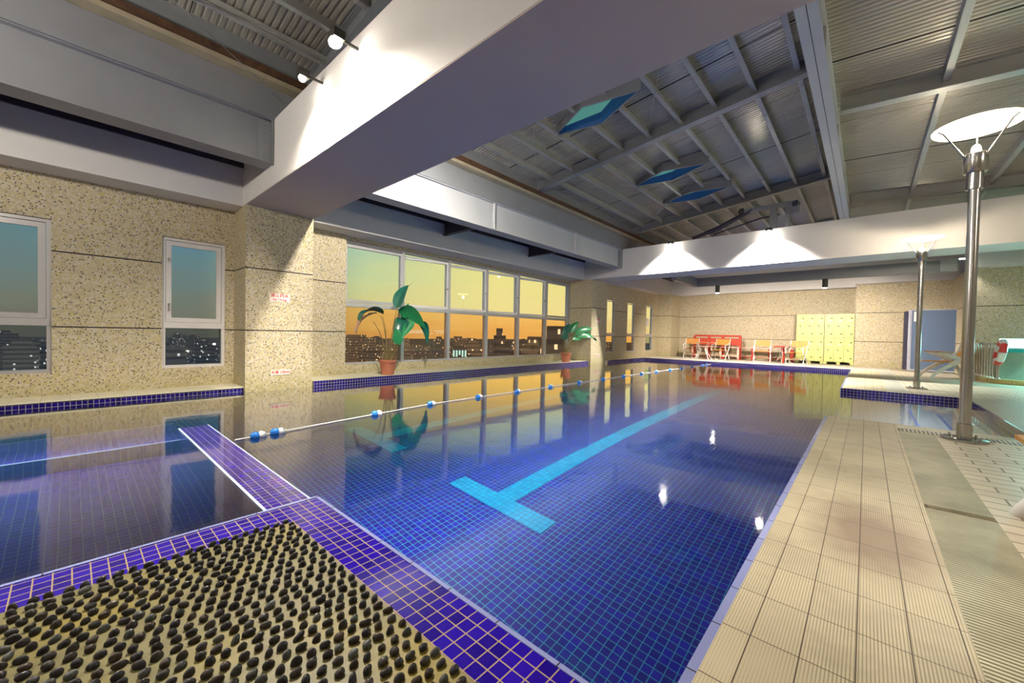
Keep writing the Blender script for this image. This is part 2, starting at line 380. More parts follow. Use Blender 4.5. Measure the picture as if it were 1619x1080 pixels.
S('coping', MB().box(XE-.012, XE+.018, -.3, 6.05, -.12, .085).box(XE-.012, XE+.018, 9.8, YB, -.12, .085), 'coping_blue', 'glazed blue coping strip along the ribbed deck edge', 'coping')

# decks
dk = MB()
dk.prism([(XE+.018, -4.5), (.265, -4.5), (.265, 5.86), (XE+.018, 6.045)][:2]+[(.265, 6.045), (XE+.018, 6.045)], -1.2, .095)
S('deck_near', dk, 'deck', 'cream ribbed tile deck running along the pool', 'deck')
S('channel_cover', MB().box(.265, .52, -4.5, 3.12, -.1, .095).box(.265, .52, 3.19, 5.62, -.1, .095), 'grate_y', 'stained ribbed channel cover let into the near deck', 'drain cover')
j = S('channel_gap', MB().box(.262, .523, 3.12, 3.19, -.1, .080), plain('brown_channel_plate', (.27, .21, .13), .5), 'brown joint plate between two channel covers', 'drain cover')
for xx in (.315, .435): MB().lathe([(.010, 0), (.010, .004)], (xx, 3.155, .080), 12).build('bolt_hole', 'gap', j)
S('grating', MB().box(.285, 6.0, 5.62, 5.78, -.1, .098), 'grate_x', 'slotted overflow grating beside the near lamp post', 'drain cover')
S('deck_rim', MB().box(.265, 6.0, 5.78, 6.045, -1.2, .095), 'coping_cream', 'cream coping between the grating and the entry steps', 'deck')
# running bond deck right of the channel
t = NT('running_bond_deck'); p = t.pos(); 
bt = t.n('ShaderNodeTexBrick', {'Vector': p, 'Color1': (.74, .67, .52, 1), 'Color2': (.66, .60, .46, 1), 'Mortar': (.22, .15, .10, 1), 'Scale': 1., 'Mortar Size': .006, 'Brick Width': .25, 'Row Height': .125}, offset=.5)
dn = t.noise(p, 1.5, 5, .6); dm = t.ramp(dn, [(.48, (0, 0, 0)), (.7, (1, 1, 1))])
M['deck_bond'] = t.bsdf(t.mix(t.math('MULTIPLY', dm, .35), bt.outputs[0], (.34, .27, .18)), .40, 0, t.bump(bt.outputs['Fac'], .2, .002))
S('deck_side', MB().box(.52, 6.0, -4.5, 5.62, -.2, .095), 'deck_bond', 'cream brick-bond tile deck right of the channel cover', 'deck')
S('path', MB().box(1.24, 2.1, 6.045, 9.8, -.2, .095), 'path', 'smooth grey green stone path beside the entry steps', 'path')
S('deck_right', MB().box(2.1, 6.0, 6.045, 9.8, -.2, .095).box(.57, 6.0, 9.8, 19.6, -.2, .092), 'deck_bond', 'cream tiled deck in front of the blue partition', 'deck')
S('deck_island', MB().box(XE+.018, .30, 9.80, YB, -1.2, .095), 'deck', 'ribbed tile deck beyond the entry steps', 'deck')
S('deck_strip', MB().box(.30, .57, 9.95, YB+.1, -.2, .095), 'path', 'pale smooth strip leading to the far lamp post', 'deck')
S('deck_edge', MB().box(.30, .57, 9.8, 9.95, -.2, .094), 'coping_cream', 'cream coping in front of the far lamp post', 'deck')
S('deck_back', MB().box(-7.4, .57, YB, 19.6, -.2, .094), 'deck_far', 'cream tile deck carrying the teak chairs and lockers', 'deck')
# entry steps, descending toward the pool
S('entry_steps', MB().box(1.05, 1.24, 6.0, 9.85, -1.1, -.12).box(.78, 1.05, 6.0, 9.85, -1.1, -.25).box(.51, .78, 6.0, 9.85, -1.1, -.38).box(-.30, .51, 6.0, 9.85, -1.1, -.50), 'step_tile', 'cream tiled steps leading down into the pool', 'steps')
nm = MB()
for xx, zz in ((1.05, -.12), (.78, -.25), (.51, -.38), (-.30, -.50)): nm.box(xx-.006, xx+.022, 6.02, 9.83, zz-.05, zz+.004)
S('step_nosing', nm, 'nosing', 'blue edge strips of the entry steps', 'trim')
S('pool_basin_side', MB().box(-.33, 1.3, 5.95, 6.03, -1.2, .0).box(-.33, 1.3, 9.82, 9.9, -1.2, .0), 'step_tile', 'side walls of the entry step bay', 'pool')

# platform with pebble mat
S('platform', MB().box(-2.355, XE-.02, -4.5, .953, -1.2, .026), 'plat', 'low blue mosaic platform between the two pools', 'platform')
S('trim_8', MB().box(-2.372, -2.353, -4.5, .965, -.1, .0285).box(-2.36, XE-.02, .951, .968, -.1, .0285), 'coping_blue', 'pale glazed edge of the blue platform', 'trim')
S('pebble_bed', MB().box(-2.125, -.45, -4.3, .745, .0, .034), 'mortar', 'ochre mortar bed of the foot massage mat', 'mat')
# water surface
wm = MB()
wv = {}
def V(x, y):
    if (x, y) not in wv: wv[(x, y)] = wm.b.verts.new((x, y, 0.))
    return wv[(x, y)]
wm.b.faces.new([V(-7.34, -4.5), V(-2.36, -4.5), V(-2.36, .955), V(-7.34, .955)])
wm.b.faces.new([V(-7.34, .955), V(-2.36, .955), V(XE, .955), V(XE, 6.04), V(XE, 9.79), V(XE, 16.19), V(-7.1, 16.19), V(-7.34, 16.19)][:0] or
               [V(-7.34, .955), V(-2.36, .955), V(-2.36, 16.19), V(-7.34, 16.19)])
wm.b.faces.new([V(-2.36, .955), V(XE, .955), V(XE, 6.04), V(XE, 9.79), V(XE, 16.19), V(-2.36, 16.19)])
wm.b.faces.new([V(XE, 6.04), V(1.22, 6.04), V(1.22, 9.79), V(XE, 9.79)])
tag(wm.build('water_surface', 'water'), 'still clear water filling both pools to the rim', 'water', None, 'structure')

# pebbles ------------------------------------------------------
pebm = []
for k in range(5):
    m = MB(); m.ell((0, 0, 0), (1, 1, 1), None, 12, 8)
    bmv = m.b
    ph = [random.uniform(0, 6) for _ in range(4)]
    for v in bmv.verts:
        c = v.co; f = 1+.10*math.sin(2.1*c.x+ph[0])+.08*math.sin(2.7*c.y+ph[1])+.07*math.sin(3*c.z+ph[2]); v.co = c*f
    bmesh.ops.recalc_face_normals(m.b, faces=m.b.faces)
    me = bpy.data.meshes.new('pebble'); m.b.to_mesh(me); m.b.free(); me.materials.append(M['pebble'])
    for f in me.polygons: f.use_smooth = True
    pebm.append(me)
spots = []
x = -2.128; col_i = 0
while x < -.5:
    y = .728 - (.0 if col_i % 2 else .012); row = 0
    while y > -1.6:
        jx, jy = (random.gauss(0, .002), random.gauss(0, .0022)) if row else (0, 0)
        spots.append((x+jx+.003*math.sin(y*7+1), y+jy, row, col_i)); y -= random.uniform(.040, .0445); row += 1
    x += .0442; col_i += 1
# keep what the photograph's frame can plausibly see, nearest first
def screen(P):
    d = Vector(P)-Vector((0, 0, 1)); z = d.dot(fw)
    return (809.5+F*d.dot(r2)/z, 540-F*d.dot(u2)/z, z) if z > .05 else (-9e3, -9e3, 9)
vis = []; rest = []
for (px, py, r, c) in spots:
    sx_, sy_, dd = screen((px, py, .04))
    if -30 < sx_ < 1700 and sy_ < 1100: vis.append((dd, px, py, r, c))
    elif -400 < sx_ and sy_ < 1600: rest.append((px, py))
vis.sort()
def peb_T(px, py):
    L = random.uniform(.0132, .0175); W = random.uniform(.0088, .012); H = random.uniform(.0115, .015)
    return Matrix.Translation((px, py, .040)) @ Matrix.Rotation(random.gauss(.12, .28), 4, 'Z') @ Matrix.Rotation(random.gauss(0, .25), 4, 'X') @ Matrix.Diagonal((W, L, H, 1))
row_words = []
for i, (dd, px, py, r, c) in enumerate(vis[:300]):
    o = bpy.data.objects.new('pebble', pebm[i % 5]); C.objects.link(o); o.matrix_world = peb_T(px, py)
    tag(o, 'smooth dark oval pebble set upright in the ochre mortar mat', 'pebble', 'dark pebbles set in the massage mat')
pm = bmesh.new()
for px, py in [(v[1], v[2]) for v in vis[300:]]+rest:
    nb = bmesh.new(); nb.from_mesh(random.choice(pebm)); nb.transform(peb_T(px, py))
    tmp = bpy.data.meshes.new('t'); nb.to_mesh(tmp); nb.free(); pm.from_mesh(tmp); bpy.data.meshes.remove(tmp)
me = bpy.data.meshes.new('pebbles'); pm.to_mesh(me); pm.free(); me.materials.append(M['pebble'])
for f in me.polygons: f.use_smooth = True
o = bpy.data.objects.new('pebbles', me); C.objects.link(o)
tag(o, 'remaining dark pebbles along the far corner and outer rows of the mat', 'pebbles', None, 'stuff')

# ---------------------------------------------------------------- walls
SO = 2.935; TB = 3.81
w1 = [(-.95, -.16, .37, 2.365), (.92, 1.71, .37, 2.365)]
S('wall_left', wall_y(MB(), -8.3, -7.9, -4.5, 2.84, -.2, SO+.9, w1), 'terrazzo', 'speckled terrazzo wall with two tall windows')
S('wall_left', MB().box(-8.3, -7.9, 2.84, 3.74, -.2, SO+.9).box(-8.3, -7.98, 3.74, 12.1, -.2, .29).box(-8.3, -7.98, 3.74, 12.1, 2.86, SO+.9), 'terrazzo', 'speckled terrazzo wall around the long window band')
w3 = [(13.35, 14.0, .37, 2.365), (15.05, 15.75, .37, 2.365), (16.9, 17.6, .37, 2.365)]
S('wall_left', wall_y(MB(), -7.36, -7.25, 13.0, 18.3, -.2, SO+.9, w3), 'terrazzo', 'speckled terrazzo wall with three slit windows')
S('pillar', MB().box(-8.0, -7.25, 1.83, 2.84, -.3, SO), 'terrazzo', 'near terrazzo pillar carrying the depth sign', 'pillar')
S('pillar', MB().box(-8.0, -7.1, 12.02, 13.05, -.3, SO), 'terrazzo', 'far terrazzo pillar behind the second plant', 'pillar')
S('pillar', MB().box(-7.5, -6.66, 18.3, 19.4, -.1, SO), 'terrazzo', 'terrazzo corner pillar left of the red bench', 'pillar')
S('wall_back', MB().box(-7.5, .2, 19.4, 19.8, -.1, SO), 'terrazzo_plain', 'long terrazzo wall behind the chairs and lockers')
S('wall_back', MB().box(-.31, 2.02, 18.25, 19.6, -.1, SO+.02), 'terrazzo_plain', 'projecting terrazzo pier right of the yellow lockers')
S('wall_right', MB().box(1.93, 7.0, 15.75, 18.3, -.1, SO), 'terrazzo_plain', 'terrazzo wall behind the hot tub')
# plaster above
S('bulkhead_left', MB().box(-8.3, -7.42, -4.5, 1.83, SO, 3.68).box(-8.3, -7.42, 2.84, 12.0, SO, 3.68), 'plaster', 'white plaster bulkhead above the windows', 'bulkhead')
S('bulkhead_back', MB().box(-7.6, -6.9, 13.0, 19.4, SO, 3.8).box(-6.9, .0, 18.95, 19.8, SO, 4.4), 'plaster', 'white plaster bulkhead over the far wall', 'bulkhead')
S('bulkhead_right', MB().box(-.34, 7.0, 17.9, 18.3, SO, 4.4), 'plaster', 'white plaster band above the pier', 'bulkhead')
S('bulkhead_right', MB().box(1.93, 7.0, 15.4, 15.75, SO, 4.4), 'plaster', 'white plaster band above the hot tub wall', 'bulkhead')
S('beam_near', MB().box(-8.3, 7.0, 1.83, 2.84, SO+.012, TB), 'plaster', 'deep white concrete beam crossing overhead', 'beam')
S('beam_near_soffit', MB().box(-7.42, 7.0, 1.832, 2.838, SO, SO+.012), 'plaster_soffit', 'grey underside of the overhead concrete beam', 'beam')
S('beam_far', MB().box(-8.3, 7.0, 12.0, 13.02, SO, TB+.01), 'plaster', 'white concrete beam crossing the far end of the pool', 'beam')
# enclosing shell behind and right of the camera
S('wall_front', MB().box(-8.3, 7.0, -4.9, -4.5, -.2, 6.2), 'plaster', 'plain plaster wall behind the viewpoint')
S('wall_right', MB().box(6.6, 7.0, -4.5, 19.6, -.2, 6.2), 'plaster', 'plain plaster side wall right of the deck')
S('wall_back', MB().box(-7.6, 7.0, 19.5, 19.8, SO, 6.2), 'plaster', 'upper plaster wall closing the roof void')

# ---------------------------------------------------------------- windows
def pane(parent, x, ya, yb, za, zb, mat, nm='pane'):
    return MB().quad((x, ya, za), (x, yb, za), (x, yb, zb), (x, ya, zb)).build(nm, mat, parent)
def frame(x0, x1, ya, yb, za, zb, w):
    return MB().box(x0, x1, ya, ya+w, za, zb).box(x0, x1, yb-w, yb, za, zb).box(x0, x1, ya+w, yb-w, za, za+w).box(x0, x1, ya+w, yb-w, zb-w, zb)
def tall_window(n, xf, ya, yb, lab, low='glass_smoke', handle=True, dark=False, k=1.):
    w = empty('window_%d' % n, (0, 0, 0), 0, lab, 'window', None, 'structure')
    am = 'alu' if dark else 'alu_white'
    frame(xf-.12, xf-.035, ya, yb, .37, 2.365, .045*k).box(xf-.13, xf-.02, ya+.02, yb-.02, .985, 1.075).build('window_frame', am, w)
    s = frame(xf-.075, xf-.035, ya+.05*k, yb-.05*k, 1.08, 2.31, .065*k).build('sash', am, w)
    pane(s, xf-.06, ya+.11*k, yb-.11*k, 1.14, 2.25, 'glass')
    pane(w, xf-.08, ya+.04, yb-.04, .41, .99, low, 'lower_pane')
    if handle:
        for zz, l in ((1.33, .09), (2.02, .03)):
            MB().box(xf-.035, xf-.005, ya+.07, ya+.09, zz, zz+.03).box(xf-.012, xf-.003, ya+.074, ya+.088, zz-l, zz+.02).build('latch', 'inox', s)
    return w
tall_window(1, -7.9, -.95, -.16, 'tall aluminium window cut off by the frame edge with blue dusk sky', dark=True)
tall_window(2, -7.9, .92, 1.71, 'tall white aluminium window beside the near pillar')
tall_window(3, -7.22, 13.35, 14.0, 'slit window nearest the far pillar with yellow glow', 'glass_amber', False, True, .4)
tall_window(4, -7.22, 15.05, 15.75, 'middle slit window with yellow glow', 'glass_amber', False, True, .4)
w5 = tall_window(5, -7.22, 16.9, 17.6, 'slit window next to the corner pillar with paper note', 'glass_smoke', False, True, .4)
MB().box(-7.27, -7.265, 17.0, 17.25, 1.45, 1.8).build('paper_note', 'paper', w5)
# long window band
ys = [3.74, 5.16, 6.52, 7.89, 9.26, 10.65, 12.05]
wb = empty('window_6', (0, 0, 0), 0, 'long aluminium window band with six bays over the plant ledge', 'window', None, 'structure')
XW = -8.04
fm = MB().box(XW-.1, XW, ys[0], ys[-1], .28, .33).box(XW-.1, XW, ys[0], ys[-1], 2.81, 2.87).box(XW-.1, XW+.01, ys[0], ys[-1], 1.50, 1.575)
fm.box(XW-.1, XW, ys[0], ys[0]+.045, .28, 2.87).box(XW-.1, XW+.02, ys[-1]-.12, ys[-1], .28, 2.87)
for yy in ys[1:-1]: fm.box(XW-.12, XW+.015, yy-.05, yy+.03, .28, 2.87)
fm.build('window_frame', 'alu', wb)
for i in range(6):
    a, b = ys[i]+.035, ys[i+1]-.055
    pane(wb, XW-.05, a, b, .33, 1.50, 'glass_amber', 'lower_pane')
    sx = empty('sash', (XW-.02, b+.03, 0)); sx.parent = wb
    L = b-a+.04
    # sash hinged on its right stile, swung outward for bays 2-5
    if 1 <= i <= 4: sx.rotation_euler = (0, 0, math.radians(-9))
    f = frame(-.03, .03, -L, 0, 1.59, 2.79, .06).build('sash_frame', 'alu_white' if 1 <= i <= 4 else 'alu', sx)
    g = MB().quad((0, -L+.05, 1.64), (0, -.05, 1.64), (0, -.05, 2.74), (0, -L+.05, 2.74)).build('sash_pane', 'glass', sx)
    if i < 5: MB().box(.03, .05, -.045, -.025, 2.08, 2.14).box(.05, .058, -.11, -.02, 2.10, 2.115).build('latch', 'inox', sx)

# ---------------------------------------------------------------- signs
TXT = []
def sign(x, ya, yb, za, zb, lines, lab, tiny=False):
    s = MB().box(x, x+.008, ya, yb, za, zb).build('wall_sign', 'sign'); tag(s, lab, 'sign')
    for txt, sz, zz in lines:
        cu = bpy.data.curves.new('lettering', 'FONT'); cu.body = txt; cu.size = sz; cu.align_x = 'CENTER'; cu.align_y = 'CENTER'; cu.extrude = .001; cu.offset = .0012
        cu.materials.append(M['sign_red']); o = bpy.data.objects.new('lettering', cu); C.objects.link(o)
        o.matrix_world = Matrix(((0, 0, 1, x+.0095), (1, 0, 0, (ya+yb)/2), (0, 1, 0, zz), (0, 0, 0, 1))); o.parent = s; TXT.append(o)
    return s
sign(-7.25, 2.165, 2.465, 1.455, 1.585, [('禁止跳水', .066, 1.548), ('No Diving', .048, 1.485)], 'small red lettered no diving sign on the near pillar')
sign(-7.25, 2.19, 2.48, .24, .325, [('水深 120cm', .056, .284)], 'small red lettered water depth sign low on the near pillar')
sign(-7.1, 12.35, 12.66, 1.455, 1.60, [('禁止跳水', .066, 1.56), ('No Diving', .048, 1.49)], 'small red lettered no diving sign on the far pillar')
sign(-7.1, 12.32, 12.62, .25, .335, [('水深 120cm', .056, .292)], 'small red lettered water depth sign low on the far pillar')

bpy.context.view_layer.update(); dg = bpy.context.evaluated_depsgraph_get()
for o in TXT:
    me = bpy.data.meshes.new_from_object(o.evaluated_get(dg)); mw = o.matrix_world.copy(); pa = o.parent
    bpy.data.objects.remove(o); n_ = bpy.data.objects.new('lettering', me); C.objects.link(n_); n_.parent = pa; n_.matrix_world = mw
# ---------------------------------------------------------------- roof
MR = .12
def zl(x): return 4.42+MR*(x+5.47)          # underside of left rafters
def zr(x): return 4.26-.058*(x+.33)         # underside of right rafters
RX = -.47
def ibeam_x(name, x0, x1, z0f, y, h, w, mat, lab):
    m = MB(); t_ = .02
    def seg(za, zb, hw):
        vs = []
        for xx in (x0, x1):
            for yy in (y-hw, y+hw):
                for zz in (za, zb): vs.append((xx, yy, z0f(xx)+zz))
        q = [m.b.verts.new(v) for v in vs]
        for f in ((0,1,3,2),(4,6,7,5),(0,4,5,1),(2,3,7,6),(0,2,6,4),(1,5,7,3)): m.b.faces.new([q[i] for i in f])
    seg(0, t_, w/2); seg(h-t_, h, w/2); seg(t_, h-t_, .008)
    return S(name, m, mat, lab, 'rafter')
RL = {2.3: 'directly above the near concrete beam', 7.4: 'over the middle of the pool', 12.5: 'above the far concrete beam', 17.6: 'over the far deck', -2.9: 'behind the viewpoint'}
for yy, w in RL.items():
    ibeam_x('rafter', -6.0, RX, zl, yy, .26, .15, 'steel_grey', 'grey steel rafter of the left roof slope '+w)
    ibeam_x('rafter', RX+.1, 6.7, zr, yy, .24, .15, 'steel_pale', 'grey steel rafter of the right roof slope '+w)
yb_ = [-4.5, -2.9, 2.3, 7.4, 12.5, 17.6, 19.5]
RLC = [(-3.55, 5.90), (-3.51, 9.22), (-3.47, 10.95)]
def interp(x, pts):
    for (xa, ya), (xb, yb2) in zip(pts, pts[1:]):
        if xa <= x <= xb: return ya+(yb2-ya)*(x-xa)/(xb-xa)
for k in range(9):
    px = -5.47+.5725*k
    m = MB(); z = zl(px)+.10; segs = []; ya_ = -4.5
    for cx_, cy_ in RLC:
        d_ = px-cx_
        if abs(d_) < .9:
            d_ = max(-.889, min(.889, d_)); segs.append((ya_, cy_+interp(d_, [(-.89, .15), (-.02, -.335), (.89, -.16)])-.02)); ya_ = cy_+interp(d_, [(-.89, .15), (-.02, .335), (.89, -.16)])+.02
    segs.append((ya_, 19.4))
    for a_, b_ in segs: m.box(px-.035, px+.035, a_, b_, z, z+.015).box(px-.035, px-.022, a_, b_, z+.015, z+.145)
    S('purlin', m, 'steel_pale', 'long pale purlin, number %s up the left roof slope from the eave' % ['one','two','three','four','five','six','seven','eight','nine'][k], 'purlin')
for k, px in enumerate((.66, 1.80, 2.95, 4.1, 5.25)):
    m = MB(); z = zr(px)+.09; m.box(px-.035, px+.035, -4.5, 19.4, z, z+.015).box(px-.035, px-.022, -4.5, 19.4, z+.015, z+.14)
    S('purlin', m, 'steel_pale', 'long brownish purlin, number %s right of the ridge beam' % ['one','two','three','four','five'][k], 'purlin')
def sheet(name, x0, x1, zf, lab):
    m = MB(); y = -4.5; prof = []
    per = .075
    while y < 19.5:
        prof += [(y, 0), (y+per*.55, 0), (y+per*.68, .018), (y+per*.87, .018)]; y += per
    A = [m.b.verts.new((x0, yy, zf(x0)+zz)) for yy, zz in prof]; B = [m.b.verts.new((x1, yy, zf(x1)+zz)) for yy, zz in prof]
    for i in range(len(prof)-1): m.b.faces.new((A[i], A[i+1], B[i+1], B[i]))
    return S(name, m, 'roof', lab, 'roof')
sheet('roof_left', -6.3, RX, lambda x: zl(x)+.27, 'corrugated metal roof rising from the windows to the ridge')
sheet('roof_right', RX, 6.8, lambda x: zr(x)+.245, 'corrugated metal roof right of the ridge beam')
S('ridge_upstand', MB().box(RX-.02, RX+.02, -4.5, 19.5, 4.3, 5.35), 'steel_pale', 'pale strip closing the step between the two roofs', 'trim')
m = MB().box(-.545, -.375, -4.5, 12.9, 3.82, 3.84).box(-.468, -.452, -4.5, 12.9, 3.84, 4.35).box(-.545, -.375, -4.5, 12.9, 4.12, 4.135)
for yy in (3.4, 5.0, 7.4, 9.6, 11.8): m.box(-.54, -.38, yy, yy+.012, 3.84, 4.3)
S('ridge_beam', m, 'steel_light', 'deep pale steel ridge beam running along the pool', 'beam')
S('ridge_seam', MB().box(-.463, -.457, -4.5, 12.9, 3.8185, 3.8205), 'gap', 'dark seam along the ridge beam flange', 'trim')
# eave: side steel beams, fascia, gutter
def side_beam(y0, y1, lab, stiff=(), mat='steel_light'):
    m = MB().box(-6.30, -6.0, y0, y1, 3.22, 3.24).box(-6.30, -6.0, y0, y1, 3.79, 3.81).box(-6.09, -6.07, y0, y1, 3.24, 3.79)
    for s_ in stiff: m.box(-6.07, -6.0, s_-.01, s_+.01, 3.24, 3.79)
    S('side_beam', m, mat, lab, 'beam')
side_beam(-4.5, 1.82, 'grey steel side beam above the two tall windows', (), 'steel_grey')
side_beam(2.85, 11.99, 'pale steel side beam above the long window band', (6.08, 9.27))
for yy, s_ in ((1.82, -1), (11.99, -1), (2.85, 1)):
    m = MB().box(-6.02, -5.985, min(yy, yy+.012*s_), max(yy, yy+.012*s_), 3.2, 3.83)
    m.box(-6.065, -6.05, yy-.16 if s_ < 0 else yy, yy if s_ < 0 else yy+.16, 3.26, 3.78)
    for i in range(5): m.box(-6.05, -6.035, yy+s_*.09-.012, yy+s_*.09+.012, 3.30+.10*i, 3.325+.10*i)
    S('end_plate', m, 'steel_grey', 'bolted end plate where the side beam meets %s' % {1.82: 'the near beam', 11.99: 'the far beam', 2.85: 'the back of the near beam'}[yy], 'bracket')
for y0, y1 in ((-4.5, 1.83), (2.84, 12.0), (13.02, 19.4)):
    w = {-4.5: 'near', 2.84: 'middle', 13.02: 'far'}[y0]
    S('fascia', MB().box(-6.0, -5.97, y0, {-4.5: 2.84, 2.84: 13.02}.get(y0, y1), 3.80, 4.20), 'steel_grey', 'grey metal fascia under the eave, %s bay' % w, 'fascia')
    S('gutter', MB().box(-6.02, -5.80, y0, {-4.5: 2.84, 2.84: 13.02}.get(y0, y1), 4.19, 4.25), 'gutter', 'stained beige gutter strip, %s bay' % w, 'gutter')
    S('eave_filler', MB().box(-5.99, -5.93, y0, {-4.5: 2.84, 2.84: 13.02}.get(y0, y1), 4.25, 4.66), 'steel_grey', 'grey eave filler above the gutter, %s bay' % w, 'trim')
    S('rust_strip', MB().box(-5.82, -5.76, y0, {-4.5: 2.84, 2.84: 13.02}.get(y0, y1), 4.25, 4.33), 'rust', 'rusty roof edge above the gutter, %s bay' % w, 'trim')
    m = MB().box(-7.6, -6.3, y0, y1, 3.69, 3.70).box(-7.42, -7.38, y0, y1, 3.53, 3.68)
    yy = y0+.1
    while yy < y1-.3: m.box(-7.38, -6.3, yy, yy+.14, 3.60, 3.69); yy += .33
    S('side_decking', m, 'steel_dark', 'dark ribbed decking between bulkhead and side beam, %s bay' % w, 'decking')
for yy, w in ((5.85, 'the third window bay'), (8.95, 'the fourth window bay'), (14.6, 'the far deck corner')):
    x1 = -6.1
    m = MB().box(-7.42, x1, yy-.008, yy+.008, 3.28, 3.6).box(-7.42, x1, yy-.06, yy+.06, 3.265, 3.28)
    for i in range(3): m.box(-7.40+.07*i, -7.375+.07*i, yy-.045, yy-.02, 3.245, 3.265)
    S('cross_bracket', m, 'steel_dark', 'dark steel bracket between bulkhead and side beam over '+w, 'bracket')
# far steel under the slab
S('far_steel_beam', MB().box(-4.66, 1.70, 15.14, 15.32, 2.84, 3.14), 'steel_grey', 'dark steel beam carrying the two round downlights', 'beam')
S('far_steel_beam', MB().box(-4.76, -4.62, 13.02, 15.3, 2.84, 3.14), 'steel_grey', 'dark steel beam returning toward the far concrete beam', 'beam')
m = MB().box(1.38, 1.68, 15.12, 15.14, 2.84, 3.14)
for a in range(3):
    for b in range(3): m.box(1.44+.09*a, 1.46+.09*a, 15.105, 15.12, 2.90+.09*b, 2.92+.09*b)
S('end_plate', m, 'steel_light', 'bolted end plate of the dark beam near the wall light', 'bracket')
# tie rods
def rod(a, b, lab, r=.006): S('tie_rod', MB().sweep([a, b], r, 6), 'steel_grey', lab, 'tie rod')
rod((-5.9, 7.4, 4.33), (-2.2, 2.4, 4.75), 'thin steel tie rod crossing in front of the diamond rooflight')
rod((-5.8, 7.4, 4.33), (-.6, 12.4, 4.98), 'thin steel tie rod behind the far rooflights')
rod((-.7, 7.4, 4.95), (-5.8, 12.4, 4.35), 'thin steel tie rod slanting from the ridge')
rod((-.7, 2.5, 4.95), (-3.2, 7.3, 4.7), 'thin steel tie rod near the ridge beam')
rod((-5.8, -2.8, 4.33), (-5.2, 1.9, 4.45), 'thin steel tie rod over the small pool')
rod((-2.9, -2.8, 4.6), (-5.85, 1.9, 4.0), 'thin bright wire in the near left corner of the roof', .004)

# diamond rooflights
def rooflight(cx, cy_, lab, r1=.89, r2_=.335):
    e = empty('rooflight', (cx, cy_, 0), 0, lab, 'rooflight', 'diamond rooflights in the left roof slope')
    zb = 4.72; c_ = [(-r1, .15), (-.02, r2_), (r1, -.16), (-.02, -r2_)]
    zt = lambda X: zl(cx+X)+.27
    m = MB()
    for i in range(4):
        (xa, ya), (xb, yb2) = c_[i], c_[(i+1) % 4]
        a = [(xa, ya, zb), (xb, yb2, zb), (xb*.9, yb2*.9, zt(xb)), (xa*.9, ya*.9, zt(xa))]
        m.quad(*a)
    b = m.build('curb', 'skyl_blue', e)
    m = MB()
    for i in range(4):
        (xa, ya), (xb, yb2) = c_[i], c_[(i+1) % 4]
        m.quad((xa*1.03, ya*1.05, zb-.005), (xb*1.03, yb2*1.05, zb-.005), (xb*.94, yb2*.93, zb-.005), (xa*.94, ya*.93, zb-.005))
        m.quad((xa*1.03, ya*1.05, zb-.005), (xb*1.03, yb2*1.05, zb-.005), (xb*1.03, yb2*1.05, zt(xb)-.02), (xa*1.03, ya*1.05, zt(xa)-.02))
    m.build('rim', 'steel_grey', e)
    m = MB(); m.quad(*[(x*.9, y*.9, zt(x)-.005) for x, y in c_]); m.build('rooflight_pane', 'skyl_glow', e)
    return e
rooflight(-3.55, 5.90, 'blue lined diamond rooflight nearest the overhead beam')
rooflight(-3.51, 9.22, 'blue lined diamond rooflight in the middle of the row')
rooflight(-3.47, 10.95, 'blue lined diamond rooflight farthest along the roof')

# ventilation arm (dark hoist) above the far beam
h = empty('hoist_arm', (0, 0, 0), 0, 'dark steel folding hoist arm parked on top of the far beam', 'hoist')
MB().sweep([(-3.85, 12.1, 3.88), (-3.2, 12.1, 4.05), (-2.35, 12.1, 4.42)], .055, 6, taper=[.8, 1.2, .9]).build('lower_boom', 'steel_dark', h)
MB().sweep([(-3.3, 12.16, 3.92), (-2.2, 12.16, 4.17), (-1.75, 12.16, 4.2)], .02, 6).build('hydraulic_ram', 'steel_dark', h)
MB().box(-2.62, -1.40, 12.06, 12.16, 4.36, 4.47).box(-1.62, -1.34, 12.05, 12.17, 4.18, 4.42).build('upper_boom', 'steel_grey', h)
MB().ell((-2.6, 12.1, 4.42), (.09, .07, .09)).ell((-1.42, 12.1, 4.38), (.10, .07, .10)).build('pivot', 'steel_dark', h)
MB().box(-1.95, -1.80, 12.05, 12.17, 3.82, 4.36).box(-1.62, -1.52, 12.05, 12.17, 3.82, 4.2).build('mast', 'steel_grey', h)

# ---------------------------------------------------------------- lights
def lamp(name, typ, loc, power, col=(1, .93, .82), size=.05, rot=None, **kw):
    d = bpy.data.lights.new(name, typ); d.energy = power; d.color = col
    if typ in ('POINT', 'SPOT'): d.shadow_soft_size = size
    for k, v in kw.items(): setattr(d, k, v)
    o = bpy.data.objects.new(name, d); C.objects.link(o); o.location = loc
    if rot is not None: o.rotation_euler = Vector(rot).to_track_quat('-Z', 'Y').to_euler()
    return o
def flood(x, y, z, side, lab, power, big=1.):
    f = empty('floodlight', (x, y, z), 0, lab, 'floodlight', 'floodlights on the concrete beams')
    s_ = side
    MB().box(-.07*big, .07*big, -.05, .05, -.03, .05).build('housing', 'chrome_dark', f)
    MB().box(-.01, .01, .0 if s_ < 0 else -.22, (.22 if y < 5 else .17) if s_ < 0 else 0, .0, .02).build('bracket', 'chrome_dark', f)
    MB().ell((0, -.01, -.045), (.068*big, .055*big, .045*big)).build('lens', 'spot_face', f, smooth=True)
    return f
WARM = (1., .90, .76)
flood(-3.67, 1.62, 3.66, -1, 'glaring floodlight high on the near face of the overhead beam', 1)
lamp('flood_spot', 'SPOT', (-3.67, 1.50, 3.56), 700, WARM, .05, (0, .10, -1), spot_size=math.radians(150), spot_blend=.8)
flood(-4.46, 1.63, 3.66, -1, 'small second floodlight further left on the overhead beam', 1, .6)
